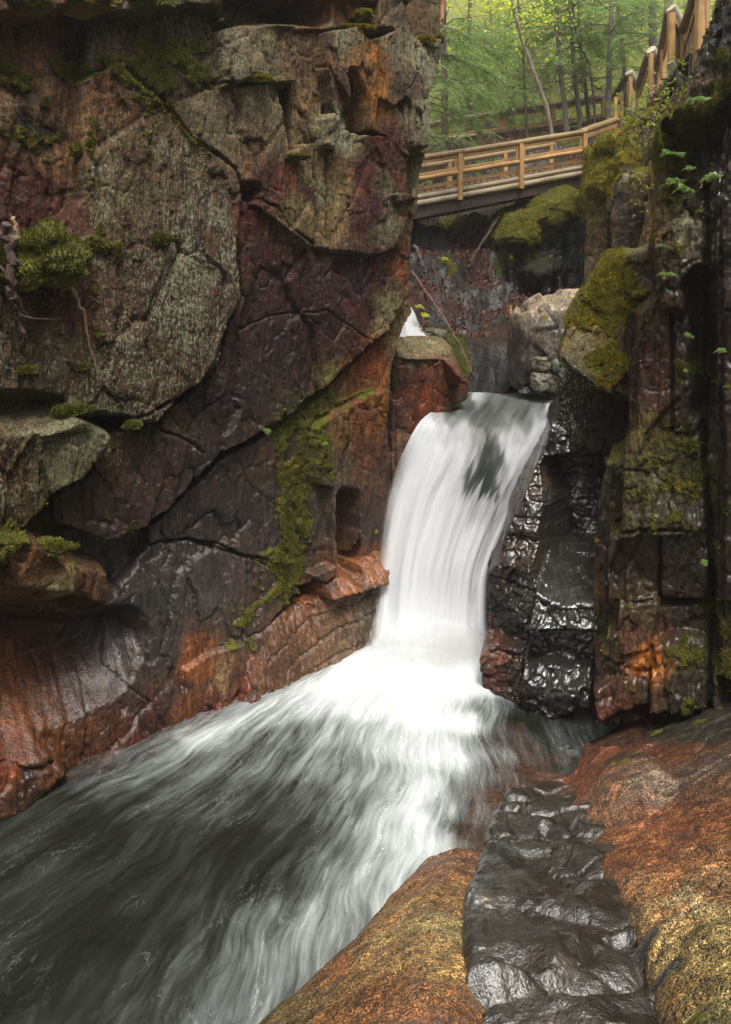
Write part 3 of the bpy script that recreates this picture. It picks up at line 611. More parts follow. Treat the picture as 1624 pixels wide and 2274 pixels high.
# stepped black pier beside the fall
PI = Relief((1.9, 8.6, 0), (-.42, -.907, 0))
pi_blocks = [
 B([(1072,1620),(1085,1250),(1125,1180),(1180,1060),(1225,950),(1290,960),(1345,1000),(1345,1640)], -1.05, k=5, r=.04),
 B([(1180,1062),(1226,955),(1262,1000),(1275,1100),(1282,1180),(1200,1196),(1128,1176)], -.62, t=(.1,-.55), k=3, r=.06),
 B([(1225,940),(1258,930),(1268,1010),(1240,1050)], -.75, t=(0,-.3), k=3),
 B([(1106,1252),(1122,1185),(1200,1172),(1210,1250),(1196,1266)], -.30, t=(.1,-.9), k=3.5, r=.05),
 B([(1198,1190),(1265,1172),(1334,1192),(1337,1256),(1196,1264)], -.22, t=(.05,-.8), k=3.5, r=.05),
 B([(1085,1268),(1110,1250),(1194,1262),(1176,1392),(1170,1425),(1085,1432)], -.10, t=(.28,-.05), k=5, r=.03),
 B([(1196,1260),(1337,1250),(1332,1345),(1328,1402),(1172,1395),(1180,1340)], .06, t=(.03,-.62), k=5, r=.05),
 B([(1172,1396),(1328,1405),(1322,1472),(1172,1472)], .02, t=(.0,.35), k=5, r=.03),
 B([(1068,1455),(1100,1432),(1174,1440),(1166,1600),(1075,1590)], .14, t=(.18,-.04), k=5, r=.03),
 B([(1164,1478),(1250,1470),(1312,1476),(1316,1530),(1160,1525)], .26, t=(.02,-.9), k=5, r=.05),
 B([(1158,1520),(1312,1525),(1310,1572),(1262,1592),(1150,1580)], .34, t=(.02,.25), k=4, r=.05),
 B([(1240,1020),(1330,1010),(1350,1180),(1275,1180),(1268,1080)], -1.3, cav=1, k=3),
]
pi_s = [(1230,980,'2c2822',.05,.1,.6),(1230,1040,'30302c',.02,.1,.85),(1250,1090,'34322e',.0,.1,.9),(1170,1110,'584434',.02,.1,.6),(1200,1150,'34302a',.02,.15,.85),(1150,1210,'4c3828',.02,.1,.6),(1240,1220,'363430',.02,.2,.85),(1300,1220,'34322c',.03,.2,.8),(1300,1120,'120e0c',.0,.0,.4),(1240,1140,'3c3830',.05,.15,.8),  # near-black sample paints shade into the cavity by the buttress
 (1110,1330,'2c1c14',.05,.15,.3),(1140,1300,'33271c',.02,.6,.3),(1130,1400,'201812',.08,.2,.3),(1155,1350,'2c221a',.02,.65,.3),(1095,1280,'42301f',.02,.1,.4),
 (1230,1300,'403c36',.0,.1,.9),(1280,1310,'3c3a34',.0,.2,.85),(1260,1370,'44423e',.0,.08,.95),(1300,1390,'3c3830',.0,.2,.85),(1210,1380,'3c3a38',.0,.05,.95),(1200,1430,'181410',.0,.15,.5),(1280,1440,'141210',.0,.0,.6),  # near-black samples paint shade under the overhanging slab
 (1110,1440,'8c5038',.0,.05,.5),(1100,1500,'6a2c16',.0,.0,.4),(1090,1560,'4c1c10',.0,.0,.4),(1140,1500,'54341f',.0,.5,.3),(1150,1550,'3c2416',.0,.55,.3),(1120,1540,'44241a',.0,.2,.3),
 (1220,1490,'38362f',.0,.0,.9),(1280,1500,'383630',.05,.0,.9),(1230,1550,'201c18',.0,.0,.7),(1180,1560,'241e18',.0,.0,.7)]
pier = PI.build('rock_pier', pi_blocks, M_dark, .014, pi_s, [dict(p=[(1196,1262),(1182,1340),(1170,1440),(1164,1590)], w=.025, d=.12, o=.05), dict(p=[(1085,1435),(1175,1436)], w=.02, d=.08, o=0),
   dict(p=[(1255,1300),(1262,1400)], w=.012, d=.03, o=.05), dict(p=[(1200,1330),(1330,1320)], w=.012, d=.03, o=.05)], base=-2.3, cut=-2.0, zmin=-.4,
   warp=(.03, 2.6), fb=((.05, 1.6, 5),), fac=((.09, 2.4, 3.0, 31), (.06, 4., 7., 33), (.03, 9., 13., 35)), strat=.035, stratsc=(1.4, 6.5), rough=.02, up_moss=.0, rs=.5, ks=1.5, smooth=False)
tag(pier, 'black wet rock stepping down in slabs along the right edge of the waterfall', 'rock')
# ================================================================== FOREGROUND BEDROCK
M_gran = rock_mat('wet_granite', streak=(1.5, 4, 4), grain=105, grain_amt=.8, lichen=(.38, .29, .16), specks=.75, spkr=(.40, .50), ior=1.6, n2b=.15, crystal=150, coatg=.7, coatw=1.0, coatr=.12, grainb=.8, bumpd=.022, wetmin=.06)
M_dike = rock_mat('basalt', streak=(3, 9, 9), grain=80, grain_amt=.25, lichen=(.34, .32, .22), specks=.35, grainb=.5, bumpd=.020, wetmin=.10, ior=1.9, coatr=.22, coatg=.35)
def flat(): return Relief((0, 0, 0), (0, 0, 1), up=(0, 1, 0), d=(1, 0, 0))
GL = flat(); glp = (3.52, .5686, -.6036); GL.sf = lambda u, v: glp[0] + glp[1] * u + glp[2] * v
gl_blocks = [
 dict(p=[(380,2500),(540,2280),(640,2185),(760,2080),(845,1985),(900,1925),(962,1884),(1040,1866),(1078,1862),(1062,1905),(1036,1960),(1033,2060),(1035,2274),(1030,2560),(380,2560)], abs=glp, k=1.6, r=.32, ra=.5),
 dict(p=[(985,1880),(1020,1800),(1060,1700),(1100,1610),(1180,1590),(1275,1680),(1160,1765),(1110,1850),(1085,1900)], abs=(-.10, 0, 0), k=.5, r=.1),
]
gl_s = [(600,2240,'6a6030',.5,.1,.3),(560,2270,'5c5a28',.55,.1,.3),(700,2150,'8a5c30',.15,.2,.4),(760,2180,'a8682c',.02,.15,.5),(850,2050,'a8763c',.02,.35,.4),(900,1980,'a86a34',.05,.2,.4),(960,1900,'a87c54',.1,.4,.4),(1000,1900,'94603c',.05,.3,.45),(1040,1880,'8c5436',.0,.1,.5),
 (900,2080,'c49c58',.0,.6,.4),(980,2050,'c4a060',.0,.6,.4),(1000,2000,'b07c40',.0,.35,.45),(980,2130,'bc8c48',.0,.4,.45),(850,2150,'b88444',.02,.3,.45),(900,2220,'b47034',.0,.2,.55),(1000,2220,'9c5c1c',.0,.1,.7),(820,2260,'a4642c',.02,.15,.55),(680,2260,'8c6c3c',.2,.2,.4),(1020,2270,'84480c',.0,.0,.8),
 (1040,1800,'a86840',.0,.0,.3),(1080,1720,'a05c3c',.0,.0,.3),(1120,1660,'98543c',.0,.0,.3)]
ledge = GL.build('ledge', gl_blocks, M_gran, .0125, gl_s, satur=.85, valm=(.80, .86, .72), base=-2, cut=-.75, urange=(-2.4, 3.2), vrange=(2.2, 9), warp=(.05, 1.6), fb=((.04, .9, 4), (.02, 2.6, 4)), fac=((.025, 1.6, 1.2, 41), (.010, 7., 7., 43)), rough=.014, up_moss=0, mossh=.015)
tag(ledge, kind='structure')
DK = flat(); dkp = (.17 + 6.7 * .446, 0.02, -.446); DK.sf = lambda u, v: dkp[0] + dkp[1] * u + dkp[2] * v
dk_blocks = [dict(p=[(1120,1770),(1160,1720),(1215,1700),(1290,1650),(1420,1740),(1430,1900),(1520,2060),(1600,2274),(1760,2560),(1034,2560),(1034,2274),(1032,2060),(1038,1960),(1064,1900),(1100,1822)], abs=dkp, k=6, r=.06),
 dict(p=[(1240,2290),(1220,2222),(1260,2200),(1290,2165),(1330,2130),(1400,2120),(1440,2200),(1440,2290)], abs=(dkp[0]-.10, dkp[1], dkp[2]), k=.9, cav=1),
 dict(p=[(1040,2290),(1035,2244),(1120,2250),(1200,2226),(1300,2236),(1440,2240),(1520,2300),(1520,2600),(1040,2600)], abs=(dkp[0]-.11, dkp[1], dkp[2]), k=.8, cav=1),
 dict(p=[(1210,1868),(1260,1850),(1270,1874),(1235,1890)], abs=(dkp[0]-.05, dkp[1], dkp[2]), k=.8, cav=1)]
dk_s = [(1150,1780,'30281f',.02,.0,.9),(1200,1720,'54361f',.02,.0,.8),(1250,1740,'5c3a1c',.02,.0,.8),(1180,1830,'2c2822',.02,.0,.95),(1260,1800,'383028',.0,.0,.95),(1120,1890,'2a2620',.08,.0,.9),(1200,1900,'2c2822',.0,.02,.95),(1290,1900,'302a24',.0,.02,.95),(1080,1960,'262218',.2,.0,.85),(1180,1970,'2e281c',.05,.02,.95),(1300,1980,'322a20',.0,.02,.95),
 (1060,2010,'5c5c5c',.0,.0,.9),(1150,2030,'30281e',.0,.0,.95),(1300,2040,'38302a',.0,.0,.95),(1100,2080,'3a3634',.0,.0,.95),(1220,2090,'342c22',.0,.0,.95),(1380,2080,'34302c',.0,.0,.95),(1150,2150,'38342f',.0,.08,.95),(1250,2150,'4a4644',.0,.08,.95),(1330,2110,'34302c',.0,.1,.95),(1120,2210,'3c362e',.0,.25,.9),(1220,2200,'484440',.0,.1,.95),(1370,2170,'241e16',.15,.0,.7),(1370,2210,'2a241c',.1,.0,.9),(1150,2260,'30302c',.0,.0,.95),(1350,2260,'3a322a',.0,.0,.95)]
dike = DK.build('dike', dk_blocks, M_dike, .0115, dk_s, base=-2, cut=-.6, urange=(.0, 3.6), vrange=(2.2, 9), warp=(.06, 2.2), fb=((.05, 1.3, 4), (.03, 2.4, 3)), fac=((.03, .9, 1.8, 51), (.016, 3.0, 5., 53)), rough=.014, terr=(.105, 1.7, (.22, 1.0)), valm=(.62, .54, .40), mossh=.012)
tag(dike, kind='structure')
GR = flat(); grp = (2.98, .43, -.52); GR.sf = lambda u, v: grp[0] + grp[1] * u + grp[2] * v
gr_blocks = [
 dict(p=[(1290,1630),(1282,1690),(1270,1735),(1300,1765),(1335,1790),(1312,1865),(1335,1925),(1392,2000),(1432,2080),(1450,2190),(1516,2320),(1600,2560),(2500,2560),(2500,1500),(1640,1520),(1560,1545),(1440,1560),(1330,1575)], abs=(grp[0] - .10, grp[1], grp[2]), k=9, r=.10, ra=.6),
 dict(p=[(1440,2070),(1480,2020),(1560,1990),(1700,1980),(2400,2060),(2400,2560),(1610,2560),(1520,2320),(1456,2190)], abs=(grp[0] - .04, grp[1], grp[2]), k=5, r=.3, ra=.5),
 dict(p=[(1290,1680),(1330,1640),(1450,1660),(1500,1700),(1440,1760),(1320,1760)], abs=(grp[0] + .05, grp[1], grp[2]), k=.8, r=.2),
]
gr_s = [(1330,1600,'2c2a1a',.3,.0,.4),(1420,1600,'50301c',.2,.0,.45),(1520,1600,'3c342c',.3,.05,.4),(1600,1600,'443c34',.2,.05,.4),(1320,1690,'9c4c1c',.0,.0,.55),(1300,1730,'a4541c',.0,.0,.55),(1400,1670,'84401c',.12,.0,.5),(1390,1700,'4c3c20',.35,.0,.4),(1480,1660,'8c4c24',.1,.0,.5),(1560,1680,'6c5044',.1,.0,.5),(1600,1720,'8c5c3c',.05,.05,.5),
 (1360,1760,'9c6440',.0,.05,.6),(1430,1740,'9c7c68',.0,.1,.7),(1480,1790,'9c5428',.0,.05,.6),(1560,1800,'a05a2c',.0,.05,.6),(1360,1850,'a45c28',.0,.05,.55),(1450,1870,'9c5424',.0,.05,.6),(1560,1880,'a06434',.0,.1,.55),(1380,1940,'b07440',.0,.15,.5),(1500,1940,'b07038',.0,.15,.55),(1600,1930,'a06c3c',.02,.15,.5),
 (1430,2000,'b88850',.0,.3,.45),(1530,1960,'c0a070',.0,.5,.4),(1600,2000,'b89458',.02,.4,.35),(1480,2080,'b08c50',.05,.4,.35),(1560,2080,'b89454',.05,.5,.35),(1610,2100,'b0904c',.1,.45,.3),(1440,2140,'7c5428',.1,.1,.4),(1500,2160,'8c6c3c',.2,.3,.3),(1570,2180,'9c8048',.25,.4,.25),(1550,2240,'6c6030',.4,.2,.25),(1610,2220,'8c7c48',.3,.4,.25),(1520,2270,'54401f',.2,.1,.35)]
slope = GR.build('ledge', gr_blocks, M_gran, .0125, gr_s, [dict(p=[(1540,1850),(1570,1900),(1624,1960)], w=.025, d=.06, o=1.6), dict(p=[(1300,1760),(1380,1740),(1460,1690),(1560,1660)], w=.02, d=.05, o=.7), dict(p=[(1330,1900),(1420,1850),(1500,1780),(1624,1740)], w=.015, d=.03, o=1.1), dict(p=[(1440,2090),(1520,1990),(1624,1930)], w=.02, d=.04, o=1.8)], base=-2, cut=-.4, urange=(.5, 5.0), vrange=(2.2, 9.4), warp=(.05, 1.8), fb=((.045, .9, 4), (.022, 2.6, 4)), fac=((.035, 1.3, 2.4, 61), (.012, 7., 9., 63)), rough=.015, mossh=.015, satur=.85, valm=(.74, .80, .66))
tag(slope, kind='structure')
# ================================================================== WATER
def water_mat(name, dark, foam, uvn='flow', sharp=.5, fil=True, alpha=False, sc=(2.2, 9.0), trans=0.0, pw=1.45, det=(5, 7), nw=(1.15, .75), spec=.5, sw=.25):
    t = NT(name)
    a = t.n('ShaderNodeAttribute', attribute_name=uvn)
    mp = t.n('ShaderNodeMapping'); mp.inputs['Scale'].default_value = (sc[0], sc[1], 1); t.l(a.outputs['Vector'], mp.inputs['Vector'])
    v = mp.outputs[0]
    f = t.attr('foam')
    n1 = t.noise(v, .6, det[0], .6, .1); n2 = t.noise(v, 2.2, det[1], .68, sw)
    if fil:
        mp2 = t.n('ShaderNodeMapping'); mp2.inputs['Scale'].default_value = (sc[0] * 1.1, sc[1] * .55, 1); t.l(a.outputs['Vector'], mp2.inputs['Vector'])
        w = t.noise(mp2.outputs[0], 3.2, 4, .55, .6)
        fl = t.mr(t.math('ABSOLUTE', t.math('SUBTRACT', w, .5)), .0, .016, 1, 0, True)
        fl = t.math('MULTIPLY', fl, t.mr(t.noise(mp2.outputs[0], 1.1, 3, .5, .5), .46, .66, 0, 1))
    mixn = t.math('ADD', t.math('MULTIPLY', t.math('SUBTRACT', n1, .5), nw[0]), t.math('MULTIPLY', t.math('SUBTRACT', n2, .5), nw[1]))
    amp = t.math('MULTIPLY', t.math('MULTIPLY', f, t.math('SUBTRACT', 1.0, f)), 4.0)
    ff = t.math('ADD', f, t.math('MULTIPLY', mixn, t.math('ADD', t.math('MULTIPLY', amp, sharp * 1.3), .10)))
    if fil: ff = t.math('ADD', ff, t.math('MULTIPLY', fl, t.math('ADD', .22, t.math('MULTIPLY', amp, .08))))
    ff = t.math('MAXIMUM', t.math('MINIMUM', ff, 1.0), 0.0)
    ff = t.math('POWER', ff, pw)
    c = t.mix(ff, dark, foam)
    n3 = t.noise(v, 3.0, 4, .6, .5)
    nb = t.bump(t.math('ADD', t.math('MULTIPLY', n1, .7), t.math('MULTIPLY', n3, .3)), .35, .06)
    r = t.mr(ff, 0, .6, .22, .75)
    sh = t.bsdf(c, r, nb, IOR=1.33, **{'Specular IOR Level': spec})
    if trans:
        tl = t.n('ShaderNodeBsdfTranslucent'); t.l(c, tl.inputs['Color']); m2 = t.n('ShaderNodeMixShader'); t.l(t.math('MULTIPLY', ff, trans), m2.inputs[0]); t.l(sh, m2.inputs[1]); t.l(tl.outputs[0], m2.inputs[2]); sh = m2.outputs[0]
    if alpha:
        tr = t.n('ShaderNodeBsdfTransparent')
        mx = t.n('ShaderNodeMixShader')
        al = t.attr('cover'); al = t.math('ADD', al, t.math('MULTIPLY', t.math('SUBTRACT', n2, .5), t.math('MULTIPLY', t.math('MULTIPLY', al, t.math('SUBTRACT', 1.0, al)), 3.5)), clamp=True)
        t.l(al, mx.inputs[0]); t.l(tr.outputs[0], mx.inputs[1]); t.l(sh, mx.inputs[2]); sh = mx.outputs[0]
    return t.done(sh)
M_pool = water_mat('stream_water', (.010, .011, .007), (.66, .72, .71), alpha=True, sc=(1.2, 8.0), pw=2.2, sw=.8, sharp=.6, det=(4, 5), spec=.3)
def idw(u, v, su, sv, vals, p=2.2, eps=.01):
    acc = 0; ws = 0
    for k in range(len(su)):
        w = 1 / ((u - su[k]) ** 2 + (v - sv[k]) ** 2 + eps) ** p
        acc = acc + w[:, None] * vals[k]; ws = ws + w
    return acc / ws[:, None]
# pool: x, y, foam, cover
pool_s = [(960,1430,1,1),(880,1450,1,1),(1050,1450,1,1),(800,1490,1,1),(740,1540,.95,1),(900,1520,1,1),(1000,1520,1,1),(1060,1540,.95,1),(680,1580,.8,1),(620,1590,.75,1),(820,1580,.92,1),(940,1600,.98,1),(1040,1620,.95,1),(1100,1590,.55,.9),(1140,1600,.12,.6),
 (520,1610,.72,1),(460,1630,.7,1),(420,1645,.72,1),(560,1650,.45,1),(640,1640,.50,1),(720,1640,.58,1),(820,1640,.72,1),(900,1670,.85,1),(1000,1690,.92,1),(1060,1680,.62,.85),(1090,1650,.4,.7),(1120,1680,.45,.65),(1150,1650,.25,.6),(1100,1720,.45,.62),(1160,1720,.2,.45),
 (380,1670,.55,1),(320,1700,.50,1),(260,1720,.42,1),(200,1745,.36,1),(440,1690,.38,1),(520,1700,.36,1),(620,1690,.42,1),(720,1690,.46,1),(800,1710,.54,1),(880,1740,.68,1),(960,1760,.88,1),(1030,1770,.45,.75),(1060,1800,.40,.6),(1100,1790,.2,.45),(1000,1800,.68,.9),
 (120,1780,.22,1),(40,1810,.16,1),(0,1840,.12,1),(160,1830,.10,1),(280,1790,.20,1),(400,1760,.26,1),(520,1780,.22,1),(620,1790,.22,1),(700,1780,.30,1),(780,1800,.44,1),(860,1830,.68,1),(940,1830,.92,1),(990,1860,.72,.85),(1030,1850,.15,.5),
 (80,1900,.14,1),(200,1900,.12,1),(350,1880,.16,1),(480,1880,.12,1),(580,1870,.08,1),(660,1860,.18,1),(740,1880,.34,1),(820,1900,.62,1),(890,1890,.82,1),(940,1880,.9,1),
 (60,2000,.14,1),(180,2000,.10,1),(300,1990,.12,1),(420,1980,.16,1),(540,1970,.14,1),(640,1960,.24,1),(720,1960,.44,1),(800,1970,.66,1),(850,1960,.72,1),
 (40,2090,.10,1),(140,2110,.10,1),(260,2090,.05,1),(360,2080,.10,1),(460,2070,.20,1),(560,2060,.34,1),(640,2060,.46,1),(720,2050,.54,1),(770,2050,.52,1),
 (60,2190,.10,1),(180,2200,.08,1),(300,2180,.13,1),(400,2160,.26,1),(480,2160,.36,1),(560,2150,.42,1),(640,2140,.48,1),(60,2270,.14,1),(200,2260,.14,1),(330,2260,.27,1),(440,2250,.36,1),(520,2240,.40,1),(590,2210,.44,1)]
FS = np.array([2.2, 13.0])
rr = np.linspace(2.6, 12.5, 420); th = np.linspace(math.radians(180 + 32), math.radians(180 + 102), 420)
Rg, Tg = np.meshgrid(rr, th)
r_ = Rg.ravel(); t_ = Tg.ravel()
x = FS[0] + r_ * np.cos(t_); y = FS[1] + r_ * np.sin(t_)
sa = np.array(pool_s); rr_s = ray(sa[:, 0], sa[:, 1]); tt = -CAM[2] / rr_s[:, 2]
sx = rr_s[:, 0] * tt; sy = tt
p3 = np.stack([x, y, np.zeros_like(x)], 1)
wp = .14 * fbm(p3 * 1.6, 4)
fo = idw(x + wp, y + wp, sx, sy, np.stack([sa[:, 2], sa[:, 3]], 1), 2.4, .02)
flow = np.stack([r_, t_ * 7.0], 1)
fw = np.stack([flow[:, 0] * 1.1 + .35 * fbm(p3 * 1.3, 3), flow[:, 1] * 2.2 + .5 * fbm(p3 * 1.1 + 8, 3), np.zeros_like(x)], 1)
hz = .05 * fbm(fw * .7, 4) + .018 * fbm(fw * 2.3, 4)
dfall = np.sqrt((x - 1.0) ** 2 + ((y - 9.7) * 1.0) ** 2)
z = hz + .10 * np.exp(-(dfall / 1.1) ** 2) + .05 * fo[:, 0]
dl = (x + 3.58) * .6584 + (y - 6.69) * -.7527
fo[:, 1] *= .25 + .75 * sstep(-.05, .40, dl + .30 * fbm(fw * 1.2 + 7, 4))
nR = len(rr); nT = len(th)
jj, ii = np.meshgrid(np.arange(nT - 1), np.arange(nR - 1), indexing='ij')
a = (jj * nR + ii).ravel()
Q = np.stack([a, a + 1, a + nR + 1, a + nR], 1)
fl2 = flow + np.stack([.15 * fbm(p3 * 1.2 + 3, 3), .26 * fbm(p3 * .55 + 5, 2) + .10 * fbm(p3 * 1.6 + 5, 2)], 1)
me = mesh_np('water', np.stack([x, y, z], 1), Q, True, {'foam': np.clip(fo[:, 0], 0, 1), 'cover': np.clip(fo[:, 1], 0, 1), 'flow': fl2})
water = tag(link_mesh('water', me, M_pool), kind='structure')
# stream bed under the pool
mb = MB(); mb.add([(-9, 1, -.55), (5, 1, -.55), (5, 13, -.55), (-9, 13, -.55)], [(0, 1, 2, 3)])
t = NT('stream_bed'); M_bed = t.done(t.bsdf(t.mix(t.noise(t.pos(), 3, 5), (.02, .015, .008), (.10, .05, .02)), .5))
tag(mb.build('stream_bed', M_bed), kind='structure')
# the fall: rows of (y, left x, right x, depth)
M_fall = water_mat('falling_water', (.03, .036, .028), (.90, .92, .95), fil=False, sharp=.4, sc=(8.0, .30), alpha=True, trans=.45, det=(2, 4), nw=(1.2, .5), spec=.22)
rows = np.array([(868,1022,1250,14.3),(874,1020,1250,13.6),(882,1008,1250,12.9),(892,996,1250,12.2),(904,984,1250,11.6),(916,970,1246,11.15),(930,955,1242,10.85),(950,940,1240,10.68),(1000,918,1226,10.52),(1060,893,1196,10.42),(1100,877,1170,10.36),(1200,860,1118,10.2),(1260,852,1094,10.1),(1320,847,1087,9.98),(1370,844,1086,9.82),(1410,838,1088,9.6),(1450,826,1092,9.34),(1500,800,1098,9.0),(1550,760,1102,8.6)], float)
nv_, nu_ = 300, 200
tk = np.linspace(0, 1, len(rows)); td = np.linspace(0, 1, nv_)
ri = np.stack([np.interp(td, tk, rows[:, k]) for k in range(4)], 1)
ker = np.ones(15) / 15
for k in range(4):
    pad = np.concatenate([np.full(7, ri[0, k]), ri[:, k], np.full(7, ri[-1, k])]); ri[:, k] = np.convolve(pad, ker, 'valid')
us = np.linspace(-.06, 1.04, nu_)
UU, TT = np.meshgrid(us, np.arange(nv_))
yy = ri[:, 0][TT]; xx = ri[:, 1][TT] + (ri[:, 2] - ri[:, 1])[TT] * UU; dd = ri[:, 3][TT]
Pw = at(xx.ravel(), yy.ravel(), dd.ravel())
u_ = UU.ravel(); tv = td[TT].ravel()
q3 = np.stack([u_ * 9, tv * 1.2, np.zeros_like(u_)], 1)
steep = sstep(.38, .5, tv)
side = (np.clip(np.abs(u_ - .5) * 2, 0, 1.2)) ** 3
out = steep * (.13 * fbm(q3 * np.array([.8, 1, 1]), 2) + .012 * fbm(q3 * 2.6, 2) + .12 - .22 * side) 
Pw[:, 1] -= out
Pw[:, 2] += (1 - steep) * (.03 * fbm(np.stack([Pw[:, 0] * 3, Pw[:, 1] * 1.2, 0 * u_], 1), 4))
fall_s = [(1060,876,.55),(1120,876,.35),(1200,878,.28),(1040,895,.12),(1120,890,.15),(1200,895,.22),(1225,905,.6),(1000,905,.10),(1080,912,.10),(1150,915,.14),(1210,925,.35),(970,925,.55),(1000,930,.25),(1060,938,.10),(1110,945,.14),(1170,945,.18),(1215,945,.8),
 (955,950,.85),(985,960,.62),(1020,962,.55),(1060,965,.25),(1090,972,.06),(1120,978,.62),(1150,972,.5),(1190,970,.95),(1220,960,.9),
 (930,1000,.95),(970,1010,.85),(1010,1010,.72),(1050,1010,.45),(1075,1020,.06),(1100,1015,.1),(1130,1010,.75),(1170,1010,.97),(905,1060,.97),(960,1060,.95),(1010,1070,.7),(1045,1060,.12),(1070,1070,.0),(1075,1045,.0),(1085,1000,.03),(1090,1090,.08),(1110,1070,.5),(1150,1060,.98),(1180,1050,.95),
 (880,1120,1,),(950,1120,.97),(1010,1110,.9),(1060,1120,.55),(1085,1120,.5),(1120,1120,.97),(1160,1110,.9),(870,1200,1),(930,1200,1),(1000,1200,.93),(1060,1200,.86),(1100,1200,.98),(860,1300,1),(930,1300,.95),(970,1300,.80),(1010,1310,.74),(1040,1310,.70),(1075,1300,.97),
 (860,1380,1),(920,1380,.98),(960,1390,.8),(1000,1395,.74),(1030,1395,.76),(1070,1390,1),(860,1440,1),(960,1440,1),(1060,1440,1),(960,1500,1),(860,1500,1),(1070,1500,1)]
fa = np.array(fall_s)
wob = 14 * fbm(q3 * .9 + 4, 3); px_ = xx.ravel(); py_ = yy.ravel()
cross = fbm(np.stack([u_ * 34, tv * 1.1, 0 * u_], 1), 3)
ff = idw((px_ + wob) / 100, (py_ + 70 * cross * (steep > 0) * steep) / 140, fa[:, 0] / 100, fa[:, 1] / 140, fa[:, 2:3], 2.2, .004)[:, 0]
flowf = np.stack([u_ * 1.9, tv * 6.0 + .2 * wob / 14], 1)
nF = len(u_)
back = Pw + np.array([0, .35, -.25])
V = np.concatenate([Pw, back]); 
jj, ii = np.meshgrid(np.arange(nv_ - 1), np.arange(nu_ - 1), indexing='ij'); a = (jj * nu_ + ii).ravel()
Qf = np.stack([a, a + nu_, a + nu_ + 1, a + 1], 1)
edge = []
for k in range(nv_ - 1):
    for c0 in (0, nu_ - 1):
        i0 = k * nu_ + c0; i1 = i0 + nu_; edge.append((i0, i1, i1 + nF, i0 + nF) if c0 else (i0, i0 + nF, i1 + nF, i1))
Qall = np.concatenate([Qf, Qf[:, ::-1] + nF, np.array(edge)])
cov = 1 - .995 * sstep(1390, 1490, py_ + 30 * cross) ; en = .05 * fbm(np.stack([u_ * 12, tv * 7, 0 * u_], 1), 4)
cov = cov * (1 - steep * (1 - sstep(-.06, .05, u_ + en))) * (1 - steep * sstep(.91, 1.03, u_ + en)); cov = np.clip(cov, 0, 1)
me = mesh_np('waterfall', V, Qall, True, {'foam': np.clip(np.tile(ff, 2), 0, 1), 'cover': np.tile(cov, 2), 'flow': np.tile(flowf, (2, 1))})
fall = tag(link_mesh('waterfall', me, M_fall), kind='structure')
# ================================================================== BOULDERS
import bmesh
def ico(sub):
    bm = bmesh.new(); bmesh.ops.create_icosphere(bm, subdivisions=sub, radius=1.0)
    V = np.array([v.co[:] for v in bm.verts]); Fc = np.array([[v.index for v in f.verts] for f in bm.faces]); bm.free(); return V, Fc
ICO5 = ico(6); ICO4 = ico(5)
def boulder(name, c, rad, mat, cols, label, cat='boulder', seed=0, box=.5, rot=0, amp=.10, facet=.10, moss=0., lichen=.2, wet=.2, tilt=(0, 0), group=None, hi=False):
    D, Fc = ICO5 if hi else ICO4
    m = np.abs(D) ** 4; s = 1 / (m.sum(1)) ** .25
    V = D * (1 - box + box * s[:, None])
    p = D * 1.3 + seed * 7.7
    h = fbm(p * 1.1, 4)
    f, e = facets(D[:, 0] * 1.9 + D[:, 2] * .6 + seed, D[:, 1] * 1.9 + D[:, 2] * 1.5, seed, 1.6)
    V = V * (1 + amp * h + facet * f - .03 * np.exp(-(e / .06) ** 2) + .02 * fbm(p * 5, 4))[:, None]
    V = V * np.array(rad)
    cr, sr = math.cos(rot), math.sin(rot)
    V[:, 2] += V[:, 0] * tilt[0] + V[:, 1] * tilt[1]
    V = np.stack([V[:, 0] * cr - V[:, 1] * sr, V[:, 0] * sr + V[:, 1] * cr, V[:, 2]], 1) + np.array(c)
    nz = D[:, 2]
    cc = np.array([lin(q) for q in cols]); w = sstep(-.3, .3, fbm(p * 1.7 + 4, 4))[:, None]
    colr = cc[0] * (1 - w) + cc[1] * w
    if len(cc) > 2:
        k = sstep(.35, .75, nz + .3 * fbm(p * 2, 3))[:, None]; colr = colr * (1 - k) + cc[2] * k  # third colour paints light onto the upward side
    mm = sstep(-.1, .15, moss * sstep(-.2, .8, nz) * 1.3 - .45 + .6 * fbm(p * 2.6, 4)) if moss else np.zeros(len(D))
    me = mesh_np(name, V, Fc, True, {'Col': colr, 'moss': mm, 'lichen': np.full(len(D), lichen), 'wet': np.full(len(D), wet)})
    o = link_mesh(name, me, mat)
    o['_'] = 0; del o['_']
    return tag(o, label, cat, group)
